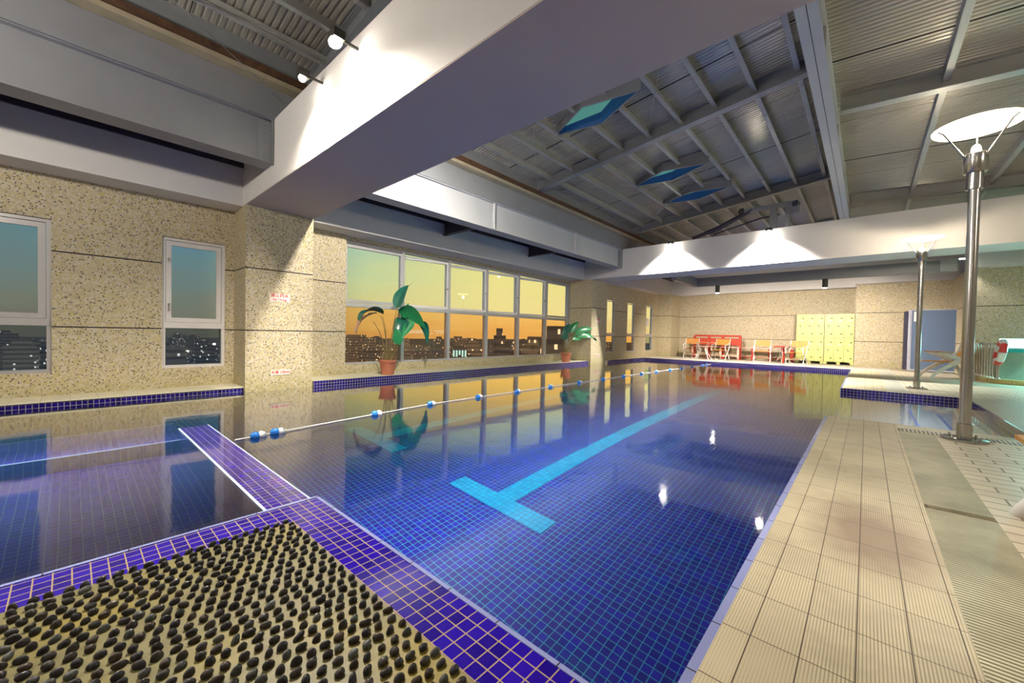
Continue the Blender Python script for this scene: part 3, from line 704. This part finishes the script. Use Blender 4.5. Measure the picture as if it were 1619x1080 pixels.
lamp('flood_spot', 'SPOT', (-4.46, 1.58, 3.58), 260, WARM, .04, (0, .1, -1), spot_size=math.radians(140), spot_blend=.8)
for xx, w in ((-4.38, 'left'), (-1.92, 'right')):
    flood(xx, 11.84, 3.76, -1, 'glaring floodlight on the far beam, the one on the '+{'left': 'side of the plants', 'right': 'side of the ridge beam'}[w], 1)
    lamp('flood_spot', 'SPOT', (xx, 11.80, 3.67), 2600, (1, .95, .86), .05, (0, .30, -1), spot_size=math.radians(118), spot_blend=.6)
# added unseen pair on the back of the near beam, filling the bay
for xx in (-4.0, -1.3):
    flood(xx, 3.05, 3.70, 1, 'added fill floodlight on the hidden back face of the overhead beam, '+('over the lane rope' if xx < -2 else 'over the deck edge'), 1)
    lamp('flood_spot', 'SPOT', (xx, 3.14, 3.62), 850 if xx < -2 else 280, (1, .93, .82), .05, (-.75 if xx < -2 else 0, .35, -1), spot_size=math.radians(165), spot_blend=.7)
# pendants
for xx, w in ((-3.96, 'above the red bench'), (-.98, 'above the yellow lockers')):
    e = empty('downlight', (xx, 15.23, 2.84), 0, 'black cylinder downlight '+w, 'downlight', 'cylinder downlights on the dark beam')
    MB().lathe([(.065, -.26), (.07, -.25), (.07, 0)], (0, 0, 0), 20).build('housing', 'chrome_dark', e, smooth=True)
    MB().lathe([(.001, -.275), (.05, -.27), (.055, -.262), (.055, -.255)], (0, 0, 0), 20).build('lens', 'spot_face', e, smooth=True)
    lamp('down_spot', 'SPOT', (xx, 15.23, 2.54), 820, (1, .88, .74), .05, (0, .8, -1), spot_size=math.radians(150), spot_blend=.7)
e = empty('wall_light', (1.78, 15.35, 3.17), 0, 'small bright wall light at the end of the dark beam', 'wall light')
MB().box(-.07, .07, -.03, .03, 0, .04).build('housing', 'steel_light', e); MB().box(-.05, .05, -.02, .02, -.015, 0).build('lens', 'spot_face', e)
lamp('wall_spot', 'SPOT', (1.80, 15.3, 3.1), 40, (1, .97, .92), .04, (0, .3, -1), spot_size=math.radians(120), spot_blend=.6)

# street style lamp posts
def lamp_post():
    p_ = empty('lamp_post', (.70, 5.54, .098), 0, 'tall stainless lamp post standing on the near deck grating', 'lamp post', 'stainless lamp posts with dish reflectors')
    b = MB().lathe([(.155, 0), (.155, .012), (.15, .016)], (0, 0, 0), 40).build('base_plate', 'inox', p_, smooth=True)
    for k in range(4):
        a = PI/4+k*PI/2; MB().lathe([(.010, .014), (.010, .034), (.006, .042)], (.12*math.cos(a), .12*math.sin(a), 0), 10).build('bolt', 'inox', b, smooth=True)
    MB().lathe([(.052, .014), (.052, .15), (.046, .155)], (0, 0, 0), 32).build('base_sleeve', 'inox', p_, smooth=True)
    MB().lathe([(.040, .15), (.040, 2.33)], (0, 0, 0), 32).build('pole', 'inox', p_, smooth=True)
    MB().lathe([(.056, 2.31), (.056, 2.47), (.05, 2.475)], (0, 0, 0), 32).build('collar', 'inox', p_, smooth=True)
    MB().lathe([(.074, 2.46), (.078, 2.465), (.078, 2.63), (.070, 2.635), (.066, 2.50), (.02, 2.49)], (0, 0, 0), 32).build('lamp_cup', 'inox', p_, smooth=True)
    for k in range(3):
        a = math.radians(-38+120*k)
        MB().sweep([(.074*math.cos(a), .074*math.sin(a), 2.60), (.235*math.cos(a), .235*math.sin(a), 2.845), (.275*math.cos(a), .275*math.sin(a), 2.868)], .007, 8).build('strut', 'inox', p_)
    MB().lathe([(.001, 2.83), (.12, 2.84), (.24, 2.865), (.29, 2.882), (.292, 2.89), (.28, 2.886), (.12, 2.852), (.001, 2.842)], (0, 0, 0), 48, False).build('reflector_dish', 'dish', p_, smooth=True)
    MB().ell((0, 0, 2.67), (.032, .032, .05), None, 16, 10).build('bulb', 'bulb', p_, smooth=True)
    return p_
lp = lamp_post()
l2 = copy_tree(lp); l2.location = (.745, 10.9, .095); l2['label'] = 'tall stainless lamp post standing beyond the entry steps'
for x_, y_ in ((.70, 5.54), (.745, 10.9)):
    lamp('warm_point', 'POINT', (x_, y_, 2.83), 90, (1, .84, .62), .045)
# added warm fill lamps, out of view behind the camera and to the right
lamp('warm_point', 'POINT', (.70, -2.2, 2.9), 42, (1, .88, .70), .05)
lamp('warm_point', 'POINT', (4.6, 3.0, 3.2), 110, (1, .88, .72), .05)
lamp('warm_point', 'POINT', (-4.2, -2.2, 3.2), 330, (1, .92, .80), .05)
# added area fill under the surface, standing in for light through the water
ul = lamp('pool_fill', 'AREA', (-2.55, 8.5, -.04), 165, (.95, .95, 1.), shape='RECTANGLE', size=4.2); ul.data.size_y = 15.0
ul = lamp('pool_fill', 'AREA', (-4.85, -1.5, -.04), 34, (.75, .80, 1.), shape='RECTANGLE', size=4.6); ul.data.size_y = 4.6
ul = lamp('pool_fill', 'AREA', (.45, 7.9, -.03), 30, (.9, .95, 1.), shape='RECTANGLE', size=1.4); ul.data.size_y = 3.6

# ---------------------------------------------------------------- rope with floats
RY = [1.16, 1.33, 2.44, 3.32, 4.22, 5.13, 6.09, 7.10, 8.10, 9.08, 10.08, 11.03, 12.03, 12.97, 13.97, 15.0, 15.42]
def rxp(y): return -4.44+.14*max(0, (y-8)/8) + (.30*max(0, (3.3-y)/2.3))
pts = [(rxp(y), y, .012) for y in [.97+.25*i for i in range(61)]]
tag(MB().sweep(pts, .006, 6).build('lane_rope', 'rope'), 'thin white lane rope stretched along the large pool', 'rope')
for i, y in enumerate(RY):
    e = empty('float', (rxp(y), y, .012), 0, 'small blue and white float threaded on the lane rope', 'float', 'floats on the lane rope')
    ax = .055
    MB().ell((0, ax*.45, 0), (.040, .045, .040), None, 14, 10).build('white_half', 'float_white', e, smooth=True)
    MB().ell((0, -ax*.45, 0), (.041, .045, .041), None, 14, 10).build('blue_half', 'float_blue', e, smooth=True)

# ---------------------------------------------------------------- potted plants
def bez(p0, p1, p2, t_): 
    return p0*(1-t_)**2+p1*2*t_*(1-t_)+p2*t_*t_
def leaf(parent, p0, p1, p2, w, mat, side, fold=.25, n=12, wavy=0.):
    p0, p1, p2 = Vector(p0), Vector(p1), Vector(p2); side = Vector(side).normalized(); m = MB(); rows = []
    for i in range(n+1):
        t_ = i/n; c = bez(p0, p1, p2, t_); d = (bez(p0, p1, p2, min(1, t_+.02))-bez(p0, p1, p2, max(0, t_-.02))).normalized()
        s_ = (side-d*side.dot(d)).normalized(); nrm = d.cross(s_).normalized()
        ww = w*(math.sin(PI*min(1, t_**.72))**.8)*(1 if t_ < 1 else 0)+.001
        row = []
        for k in (-1, -.55, 0, .55, 1):
            row.append(m.b.verts.new(c+s_*ww*k+nrm*(abs(k)*ww*fold+(wavy*math.sin(t_*26+k) if abs(k) == 1 else 0))))
        rows.append(row)
    for A, B in zip(rows, rows[1:]):
        for k in range(4): m.b.faces.new((A[k], A[k+1], B[k+1], B[k]))
    return m.build('leaf', mat, parent, smooth=True)
def stem(parent, pts, r=.008):
    P0, P1, P2 = [Vector(q) for q in pts]
    q = [bez(P0, P1, P2, i/8) for i in range(9)]
    return MB().sweep(q, r, 6, taper=[1.4-.08*i for i in range(9)]).build('stem', 'stem', parent, smooth=True)
def pot(parent):
    MB().lathe([(.125, 0), (.16, .25), (.175, .25), (.18, .262), (.18, .305), (.17, .31), (.158, .30), (.155, .24), (.02, .235)], (0, 0, 0), 32).build('pot', 'terracotta', parent, smooth=True)
    MB().lathe([(.001, .27), (.08, .275), (.156, .268)], (0, 0, 0), 24, False).build('soil', 'soil', parent)
X0 = -7.42; 
# plant one: coordinates are offsets (dx toward the room, dy along the ledge, z) from the pot centre
p1 = empty('potted_plant', (X0, 4.42, .10), 0, 'large leaved plant in a terracotta pot with one withered drooping leaf', 'potted plant')
pot(p1)
K = 1.03
def q(dx, y, z): return (dx, (y-4.335)*K, (z-.10)*1.02)
stem(p1, [q(0, 4.33, .38), q(.05, 4.38, 1.0), q(.03, 4.52, 1.50)])
leaf(p1, q(.03, 4.50, 1.46), q(.02, 4.56, 1.78), q(.0, 4.80, 1.97), .115, 'leaf_dark', (.25, .9, -.5), .5)
MB().sweep([q(0, 4.78, 1.95), q(0, 4.85, 2.0), q(0, 4.93, 2.07)], .006, 5, taper=[1, .6, .2]).build('leaf_tip', 'stem', p1)
stem(p1, [q(-.03, 4.30, .38), q(.05, 4.22, .90), q(.1, 3.95, 1.17)])
stem(p1, [q(.02, 4.29, .38), q(.05, 4.30, .9), q(.05, 4.13, 1.30)]); stem(p1, [q(.0, 4.31, .38), q(.03, 4.30, 1.0), q(.0, 4.20, 1.28)])
leaf(p1, q(.05, 4.20, 1.32), q(.06, 3.75, 1.50), q(.10, 3.66, 1.08), .17, 'leaf_dark', (1., .0, .15), .35, 14)
leaf(p1, q(.12, 4.02, 1.33), q(.14, 3.62, 1.26), q(.10, 3.60, .86), .085, 'leaf_dead', (1., .2, .3), .5, 14, .012)
stem(p1, [q(.02, 4.37, .38), q(.1, 4.36, 1.0), q(.1, 4.50, 1.40)]); 
leaf(p1, q(.1, 4.49, 1.42), q(.16, 4.72, 1.52), q(.22, 5.08, 1.06), .17, 'leaf', (.75, .30, .60), .18, 14)
leaf(p1, q(.0, 4.72, 1.12), q(-.05, 4.76, 1.35), q(-.05, 4.83, 1.60), .09, 'leaf', (.2, 1., 0), .3)
stem(p1, [q(.03, 4.38, .38), q(.08, 4.45, .8), q(.05, 4.75, 1.15)])
leaf(p1, q(.0, 4.82, 1.28), q(.0, 4.62, 1.25), q(.02, 4.46, .82), .16, 'leaf_dark', (.3, .9, .6), .25)
leaf(p1, q(.12, 4.86, 1.22), q(.1, 4.70, 1.08), q(.15, 4.55, .84), .09, 'leaf', (.5, .7, -.5), .3)
stem(p1, [q(.05, 4.36, .38), q(.12, 4.45, .55), q(.13, 4.49, .74)])
leaf(p1, q(.13, 4.50, .70), q(.16, 4.48, .90), q(.14, 4.42, 1.04), .115, 'leaf', (.1, 1., .05), .15)
leaf(p1, q(.1, 4.98, 1.20), q(.12, 5.20, 1.22), q(.1, 5.22, .70), .085, 'leaf_dark', (.5, .85, 0), .3)
leaf(p1, q(.0, 4.80, 1.36), q(-.03, 5.0, 1.42), q(-.05, 5.12, 1.14), .07, 'leaf_dark', (.8, 0, .6), .3)
MB().sweep([q(0, 5.05, 1.24), q(0, 5.15, 1.20), q(0, 5.26, 1.16)], .016, 6, taper=[.5, .7, 1.]).build('dry_bud', 'leaf_dead', p1)
# plant two, by the far pillar
p2 = empty('potted_plant', (-7.40, 10.95, .10), 0, 'smaller leafy plant in a terracotta pot against the far pillar', 'potted plant')
pot(p2)
def q2(dx, y, z): return (dx, (y-10.8)*.95, (z-.10)*1.02)
for pts, lf in (([(0, 10.75, .38), (0, 10.70, .8), (0, 10.75, 1.02)], [(0, 10.75, .95), (.02, 10.78, 1.2), (.02, 10.98, 1.34)]),
                ([(0, 10.78, .38), (.05, 10.85, .8), (.05, 10.95, 1.1)], [(.05, 10.95, 1.05), (.08, 11.15, 1.30), (.1, 11.42, 1.42)]),
                ([(0, 10.80, .38), (.05, 11.0, .8), (.1, 11.2, 1.0)], [(.1, 11.2, .98), (.25, 11.5, 1.25), (.40, 11.85, 1.2)]),
                ([(.03, 10.82, .38), (.1, 11.0, .7), (.15, 11.3, .95)], [(.15, 11.3, .93), (.35, 11.75, 1.15), (.52, 11.95, .78)]),
                ([(.0, 10.84, .38), (.08, 10.9, .7), (.1, 11.1, .85)], [(.1, 11.05, .83), (.15, 11.3, 1.0), (.18, 11.55, .84)]),
                ([(.0, 10.72, .38), (.02, 10.62, .7), (.05, 10.6, .85)], [(.05, 10.62, .80), (.06, 10.60, 1.0), (.06, 10.68, 1.2)])):
    stem(p2, [q2(*a) for a in pts], .016)
    leaf(p2, *[q2(*a) for a in lf], .12, 'leaf' if lf[0][1] > 10.8 else 'leaf_dark', (.6, .5, -.6), .2)

# ---------------------------------------------------------------- chairs, tables
def teak_chair(loc, rz, lab, group='teak and white metal armchairs'):
    c = empty('armchair', loc, rz, lab, 'chair', group)          # faces -Y
    m = MB()
    for i in range(9):
        x_ = -.25+i*.0555; m.box(x_, x_+.048, -.012, .006, 0, .24)
    bk = m.build('backrest', 'teak', c); bk.location = (0, .22, .62); bk.rotation_euler = (math.radians(-14), 0, 0)
    m = MB()
    for i in range(7): m.box(-.25, .25, -.26+i*.066, -.26+i*.066+.055, .41, .43)
    m.build('seat', 'teak', c)
    m = MB()
    for i in range(4): m.box(-.20, .20, -.34+i*.06, -.29+i*.06, .20, .215)
    m.build('footrest', 'teak_dark', c)
    for s_ in (-1, 1):
        x_ = .265*s_
        cu = [(-.26, .42), (-.25, .30), (-.16, .20), (.02, .12), (.2, .0)]
        MB().sweep([(x_, a, b_) for a, b_ in [(.20, 0), (.13, .16), (.0, .28), (-.17, .38), (-.27, .42)]], .014, 8, flat=1.4).build('leg', 'white_paint', c, smooth=True)
        MB().sweep([(x_, a, b_) for a, b_ in [(-.27, 0), (-.20, .14), (-.02, .30), (.14, .48), (.22, .64), (.285, .87)]], .014, 8, flat=1.4).build('leg', 'white_paint', c, smooth=True)
        MB().sweep([(x_, a, b_) for a, b_ in [(.24, .70), (.10, .66), (-.1, .62), (-.27, .62), (-.29, .58), (-.24, .42)]], .013, 8, flat=1.3).build('armrest', 'white_paint', c, smooth=True)
    MB().box(-.26, .26, -.275, -.25, .015, .035).box(-.26, .26, .18, .205, .015, .035).box(-.26, .26, -.30, -.285, .17, .19).build('stretcher', 'white_paint', c)
    return c
teak_chair((-5.62, 17.9, .094), .12, 'teak armchair left of the long teak table')
teak_chair((-4.43, 17.75, .094), -.10, 'teak armchair right of the long teak table, in front of the red bench')
teak_chair((-2.98, 17.8, .094), .10, 'teak armchair left of the small round red table')
teak_chair((-1.86, 17.5, .094), -.18, 'teak armchair in front of the lockers')
def wood_table(loc, w, lab):
    t_ = empty('side_table', loc, 0, lab, 'table', 'teak side tables')
    m = MB()
    for i in range(5): m.box(-w/2, w/2, -.22+i*.09, -.22+i*.09+.082, .70, .722)
    m.build('tabletop', 'teak_dark', t_)
    for s_ in (-1, 1):
        for k in (-1, 1):
            MB().sweep([(s_*w*.30, k*.16, 0), (s_*w*.20, k*.13, .22), (s_*w*.10, k*.08, .42), (s_*w*.24, k*.14, .70)], .013, 8).build('leg', 'white_paint', t_, smooth=True)
    return t_
wood_table((-5.02, 17.45, .094), .92, 'long teak topped table with curved legs between the two left chairs')
def red_bench():
    b = empty('bench', (-4.83, 18.75, .094), 0, 'tall red painted wooden bench frame against the back wall', 'bench')
    MB().box(-.92, .92, -.03, .03, .95, 1.03).build('top_rail', 'red_wood', b, bevel=.006)
    for i, x_ in enumerate((-.90, -.30, .24, .90)):
        MB().box(x_-.05, x_+.05, -.10, .0, 0, .98).build('post', 'red_wood', b, bevel=.005)
        MB().box(x_-.035, x_+.035, -.40, -.33, 0, .50).build('leg', 'pink_wood', b, bevel=.005)
    MB().box(-.95, .95, -.45, -.05, .50, .535).build('seat', 'pink_wood', b, bevel=.005)
    MB().box(-.92, .92, -.03, .0, .60, .88).build('back_board', 'red_wood', b)
    MB().box(-.92, .92, -.38, -.34, .14, .19).build('stretcher', 'pink_wood', b)
    return b
red_bench()
def low_bench():
    b = empty('bench', (-2.95, 18.95, .094), 0, 'low pale bench with red posts along the back wall', 'bench')
    MB().box(-.95, .86, -.12, .12, .50, .53).build('seat', 'pink_wood', b)
    for x_ in (-.55, .05, .78): MB().box(x_-.06, x_+.06, -.05, .05, 0, .50).build('post', 'red_wood', b, bevel=.005)
    MB().box(-.95, .86, -.02, .02, .10, .14).build('stretcher', 'red_wood', b)
    return b
low_bench()
rt_ = empty('side_table', (-2.36, 18.1, .094), 0, 'small red topped table between the two right chairs', 'table', 'teak side tables')
del rt_['group']
MB().lathe([(.30, .60), (.31, .61), (.31, .635), (.30, .64)], (0, 0, 0), 28).build('tabletop', 'red_wood', rt_, smooth=True)
MB().sweep([(0, 0, 0), (.02, 0, .3), (-.02, 0, .6)], .055, 8).build('pedestal', 'red_wood', rt_, smooth=True)
for k in range(3):
    a = k*2.1+.5; MB().sweep([(.30*math.cos(a), .30*math.sin(a), 0), (.10*math.cos(a), .10*math.sin(a), .25), (.18*math.cos(a), .18*math.sin(a), .6)], .014, 6).build('leg', 'white_paint', rt_, smooth=True)
# curved white and teak deck chair on the right
def curved_chair(loc, rz, lab):
    c = empty('deck_chair', loc, rz, lab, 'chair', 'curved white deck chairs with teak slats')   # faces -X
    for s_ in (-1, 1):
        y_ = .26*s_
        MB().sweep([(a, y_, b_) for a, b_ in [(-.40, 0), (-.31, .14), (-.12, .28), (.06, .40), (.20, .50), (.36, .66), (.44, .92)]], .020, 8, flat=2.1, taper=[.8, 1, 1.2, 1.3, 1.2, 1, .7]).build('leg', 'white_paint', c, smooth=True)
        MB().sweep([(a, y_*.93, b_) for a, b_ in [(.42, 0), (.38, .18), (.30, .34), (.12, .50), (-.08, .60), (-.29, .655)]], .020, 8, flat=2.1, taper=[.8, 1, 1.2, 1.3, 1., .6]).build('leg', 'white_paint', c, smooth=True)
        MB().box(-.31, .02, y_-.035, y_+.035, .655, .675).build('armrest', 'teak', c, bevel=.005)
    m = MB()
    for i in range(8): m.box(-.42+i*.072, -.36+i*.072, -.24, .24, .41, .432)
    m.build('seat', 'teak', c)
    for k in (0, 1):
        m = MB().box(0, .02, -.24, .24, 0, .20); o_ = m.build('backrest', 'teak', c); o_.location = (.27+.035*k*2.2, 0, .60+k*.0+.0); o_.rotation_euler = (0, .35, 0)
        o_.location = (.30, 0, .52) if k == 0 else (.385, 0, .76)
    return c
curved_chair((1.52, 14.85, .094), .35, 'curved white and teak deck chair in front of the blue partition')
curved_chair((1.01, 3.05, .096), 0., 'curved white and teak deck chair cut off at the right frame edge')

# ---------------------------------------------------------------- lockers
def locker(x0, lab):
    W = .85; e = empty('locker_cabinet', (x0, 18.86, .094), 0, lab, 'locker', 'yellow locker cabinets')
    MB().box(0, W, .012, .5, .10, 1.88).build('body', 'locker_line', e)
    for k in (0.0, W/2-.05, W-.1): MB().box(k, k+.1, .02, .45, 0, .10).build('foot', 'locker', e)
    for r in range(2):
        for c in range(3):
            a = c*W/3+.004; b = (c+1)*W/3-.004; z0 = .105+r*.888; z1 = z0+.880
            d = MB().box(a, b, 0, .012, z0, z1).build('door', 'locker', e)
            cx = (a+b)/2; z0 += 0
            MB().box(cx+.03, cx+.09, -.006, 0, z0+.70, z0+.74).box(cx+.03, cx+.09, -.006, 0, z0+.12, z0+.16).build('vent', 'locker_line', d)
            MB().lathe([(.014, 0), (.014, .02)], (0, 0, 0), 10).build('lock', 'chrome_dark', d).matrix_local = Matrix.Translation((cx-.06, 0, z0+.47)) @ Matrix.Rotation(PI/2, 4, 'X')
            MB().box(cx-.03, cx-.005, -.02, 0, z0+.40, z0+.45).build('handle', 'chrome_dark', d)
            MB().box(cx-.0, cx+.06, -.004, 0, z0+.62, z0+.66).build('number_plate', 'paper', d)
    return e
locker(-2.04, 'yellow steel locker cabinet nearer the teak chairs')
locker(-1.18, 'yellow steel locker cabinet against the terrazzo pier')

# ---------------------------------------------------------------- blue partition
e = empty('partition_panel', (0, 0, 0), 0, 'tall slate blue partition panel with a notice in its corner', 'partition')
MB().box(1.02, 2.02, 17.20, 17.24, .16, 1.96).build('panel', 'blue_panel', e)
MB().box(.945, .985, 17.17, 17.27, .12, 1.98).build('edge_post', 'panel_edge', e)
MB().box(.985, 1.02, 17.19, 17.25, .14, 1.97).box(.945, 2.02, 17.18, 17.26, .12, .16).box(.98, 2.02, 17.19, 17.25, 1.955, 1.975).build('rail', 'panel_edge', e)
MB().box(.86, .94, 17.18, 17.60, .14, 1.93).build('side_leaf', plain('dark_side_leaf', (.03, .03, .06), .5), e)
MB().box(1.06, 1.17, 17.188, 17.198, 1.62, 1.92).build('notice', 'paper', e)
for xx in (.955, 1.3, 1.9): MB().box(xx, xx+.03, 17.2, 17.24, 0.094, .13).build('foot', 'inox', e)

# ---------------------------------------------------------------- hot tub corner
cv = []
for i in range(9):
    a = PI+i*(PI/2)/8; cv.append((2.75+.72*math.cos(a), 14.35+.62*math.sin(a)))
outer = [(2.0, 15.7)]+[(2.03, 14.4)]+cv[1:]+[(6.5, 13.73)]
inner = [(6.5, 13.87)]+[(2.75+.60*math.cos(PI+i*(PI/2)/8), 14.35+.48*math.sin(PI+i*(PI/2)/8)) for i in range(8, -1, -1)]+[(2.15, 15.7)]
S('tub_curb', MB().prism(outer+inner, .09, .20), 'curb', 'curved yellow tiled curb around the hot tub', 'curb')
t1 = empty('hot_tub', (0, 0, 0), 0, 'raised hot tub with grey green front and cyan light strip', 'hot tub')
MB().box(2.32, 6.5, 14.55, 14.62, .10, .80).build('front_panel', 'tub', t1)
MB().box(2.30, 6.5, 14.50, 14.66, .80, .875).build('rim', 'teal', t1, bevel=.01)
MB().box(2.34, 6.5, 14.60, 14.66, .90, 1.115).build('light_strip', 'cyan_light', t1)
MB().box(2.32, 6.5, 14.66, 15.7, .10, .88).build('basin', 'tub', t1)
lamp('tub_light', 'AREA', (3.3, 14.3, .95), 90, (.30, 1., .95), shape='RECTANGLE', size=2.2, rot=(0, -1, -.6)); C.objects['tub_light'].data.size_y = .15
r_ = empty('railing', (0, 0, 0), 0, 'stainless railing of upright bars in front of the hot tub', 'railing')
rp = [(2.06+.012*i, 15.5-.19*i) for i in range(9)]+[(2.19+.02*i, 13.95-.03*i) for i in range(1, 3)]
MB().sweep([(x_, y_, .985) for x_, y_ in rp], .02, 10).build('handrail', 'inox', r_, smooth=True)
for x_, y_ in rp: 
    b_ = MB().sweep([(x_, y_, .20), (x_, y_, .97)], .013, 8).build('bar', 'inox', r_, smooth=True)
    MB().lathe([(.03, .20), (.03, .205), (.014, .235)], (x_, y_, 0), 12).build('foot', 'white_paint', b_, smooth=True)
lb = empty('lifebuoy', (2.215, 13.74, .80), 0, 'red and white lifebuoy hanging on the end of the railing', 'lifebuoy')
for k in range(8):
    pts = [(0.0, .24*math.cos(a_), .24*math.sin(a_)) for a_ in [k*PI/4+j*PI/4/5 for j in range(6)]]
    MB().sweep(pts, .062, 12).build('segment', 'ring_red' if k % 2 else 'float_white', lb, smooth=True)
lb.rotation_euler = (0, .14, -.02)

# ---------------------------------------------------------------- the city outside
rg = MB().box(-3000, -9, -2500, 3500, -61, -60)
S('city_ground', rg, 'city_ground', 'dark city plain with scattered street lights', 'ground')
rnd = random.Random(11)
def building(az, dist, w, d, top, name='building', lab=None):
    a = math.radians(az); cx, cy2 = -math.cos(a)*dist, math.sin(a)*dist
    m = MB(); m.box(-w/2, w/2, -d/2, d/2, -60, top-3)
    m.box(-w*.3, w*.22, -d*.3, d*.25, top-3, top); m.box(-w*.55, w*.55, -d*.02-d/2, -d/2+.5, top-6, top-5)
    if rnd.random() < .5: m.box(w/2, w/2+w*.5, -d*.4, d*.4, -60, top-rnd.uniform(6, 14))
    o_ = m.build(name, 'city'); o_.location = (cx, cy2, 0); o_.rotation_euler = (0, 0, rnd.uniform(0, 1.5))
    tag(o_, lab or 'dark low city building among street lights far outside', 'building', None if lab else 'distant city buildings')
    return o_
placed = [(46.4, 170, 12), (48.6, 230, 26), (51.6, 150, 18), (54.6, 90, 14), (40.7, 150, 12), (42.6, 300, 20), (28.6, 420, 40)]
placed = [(-math.cos(math.radians(a_))*d_, math.sin(math.radians(a_))*d_, r_) for a_, d_, r_ in placed]
cnt = 0
while cnt < 120:
    az = rnd.uniform(-8, 62); dist = rnd.choice([rnd.uniform(240, 450), rnd.uniform(400, 1300), rnd.uniform(500, 1500)])
    top = 1-dist*math.tan(math.radians(rnd.uniform(1.2, 6.))) if dist < 500 else 1-dist*math.tan(math.radians(rnd.uniform(.5, 2.2)))
    top = max(top, -54)
    bx_, by_, rr = -math.cos(math.radians(az))*dist, math.sin(math.radians(az))*dist, rnd.uniform(12, 34)
    if any(math.hypot(bx_-q_[0], by_-q_[1]) < (rr*1.05+q_[2]*.9)*.95 for q_ in placed): cnt += .25; continue
    placed.append((bx_, by_, rr)); cnt += 1
    building(az, dist, rr*1.05, rr*.75, top)
building(46.4, 170, 4.2, 4.2, 3.2, lab='tall tower rising above the horizon beyond the fourth window bay')
building(48.6, 230, 16, 12, -3.4, lab='broad balconied block right of the tall tower')
building(51.6, 150, 9, 9, .1, lab='stepped block beyond the fifth window bay')
building(54.6, 90, 6.5, 5, 2.9, lab='large dark block filling the last window bay')
building(40.7, 150, 7, 6, -4.2, lab='block with cold lit sign beyond the third window bay')
building(42.6, 300, 9, 9, -3, lab='slim block left of the tall tower')
building(28.6, 420, 22, 16, -16, lab='broad dark block beyond the large plant')
a = math.radians(40.7)
cs = empty('lit_sign', (-math.cos(a)*138, math.sin(a)*138, -6.2), PI/2-a, 'cold white and blue lit sign on a distant block', 'sign')
for i in range(5): MB().box(-2.4+i*1.0, -1.8+i*1.0, -.15, .15, -1.1+(.6 if i == 2 else 0), 1.1).build('sign_tube', 'city_sign', cs)
for az, d_, z_ in ((34.4, 150, -10), (11.2, 320, -9.5), (8.2, 320, -14), (12, 300, -34), (10.3, 250, -27)):
    a = math.radians(az)
    for k_ in (0, 1):
        o_ = MB().ell((0, 0, 0), (.9, .9, .7)).build('street_light', 'city_glow'); o_.location = (-math.cos(a)*d_+k_*1.2, math.sin(a)*d_+k_*3.2, z_)
        tag(o_, 'bright distant street light in the dark city', 'street light', 'bright lights in the city')

# ---------------------------------------------------------------- sky
w = bpy.data.worlds.new('dusk'); SC.world = w; w.use_nodes = True; nt = w.node_tree; nt.nodes.clear()
t = NT.__new__(NT); t.t = nt; t.out = nt.nodes.new('ShaderNodeOutputWorld')
co = t.n('ShaderNodeTexCoord').outputs['Generated']; X, Y, Z = t.xyz(t.n('ShaderNodeVectorMath', {0: co}, operation='NORMALIZE').outputs[0])
az = t.math('ARCTAN2', Y, t.math('MULTIPLY', X, -1.))          # 0 = straight out of the windows, positive toward the sunset
cl = t.noise(t.n('ShaderNodeCombineXYZ', {0: t.math('MULTIPLY', X, 3.), 1: t.math('MULTIPLY', Y, 3.), 2: t.math('MULTIPLY', Z, 26.)}).outputs[0], 1.6, 4, .55)
el = t.math('ADD', t.math('MULTIPLY', Z, 1.), t.math('MULTIPLY', t.math('SUBTRACT', cl, .5), .085))
cold = t.ramp(t.math('MULTIPLY', el, 3.), [(0., (.16, .15, .11)), (.12, (.17, .19, .15)), (.40, (.13, .23, .25)), (.70, (.07, .21, .34)), (1., (.03, .08, .16))])
midc = t.ramp(t.math('MULTIPLY', el, 3.), [(0., (.62, .42, .16)), (.10, (.72, .60, .24)), (.35, (.60, .68, .34)), (.66, (.42, .62, .45)), (.95, (.08, .12, .12))])
warm = t.ramp(t.math('MULTIPLY', el, 3.), [(0., (.85, .58, .20)), (.15, (.95, .76, .30)), (.45, (.90, .80, .28)), (.68, (.65, .72, .32)), (.98, (.10, .12, .10))])
f1 = t.n('ShaderNodeMapRange', {0: az, 1: math.radians(10), 2: math.radians(28)}).outputs[0]
f2 = t.n('ShaderNodeMapRange', {0: az, 1: math.radians(26), 2: math.radians(46)}).outputs[0]
c_ = t.mix(f2, t.mix(f1, cold, midc), warm)
bg = t.n('ShaderNodeBackground', {0: c_, 1: 1.0}); nt.links.new(bg.outputs[0], t.out.inputs[0])

SC.view_settings.view_transform = 'Standard'; SC.view_settings.look = 'None'; SC.view_settings.exposure = 0.0
cyc = SC.cycles
cyc.use_denoising = True; cyc.max_bounces = 10; cyc.diffuse_bounces = 4; cyc.glossy_bounces = 5; cyc.transmission_bounces = 8
cyc.sample_clamp_indirect = 4.0; cyc.blur_glossy = .5
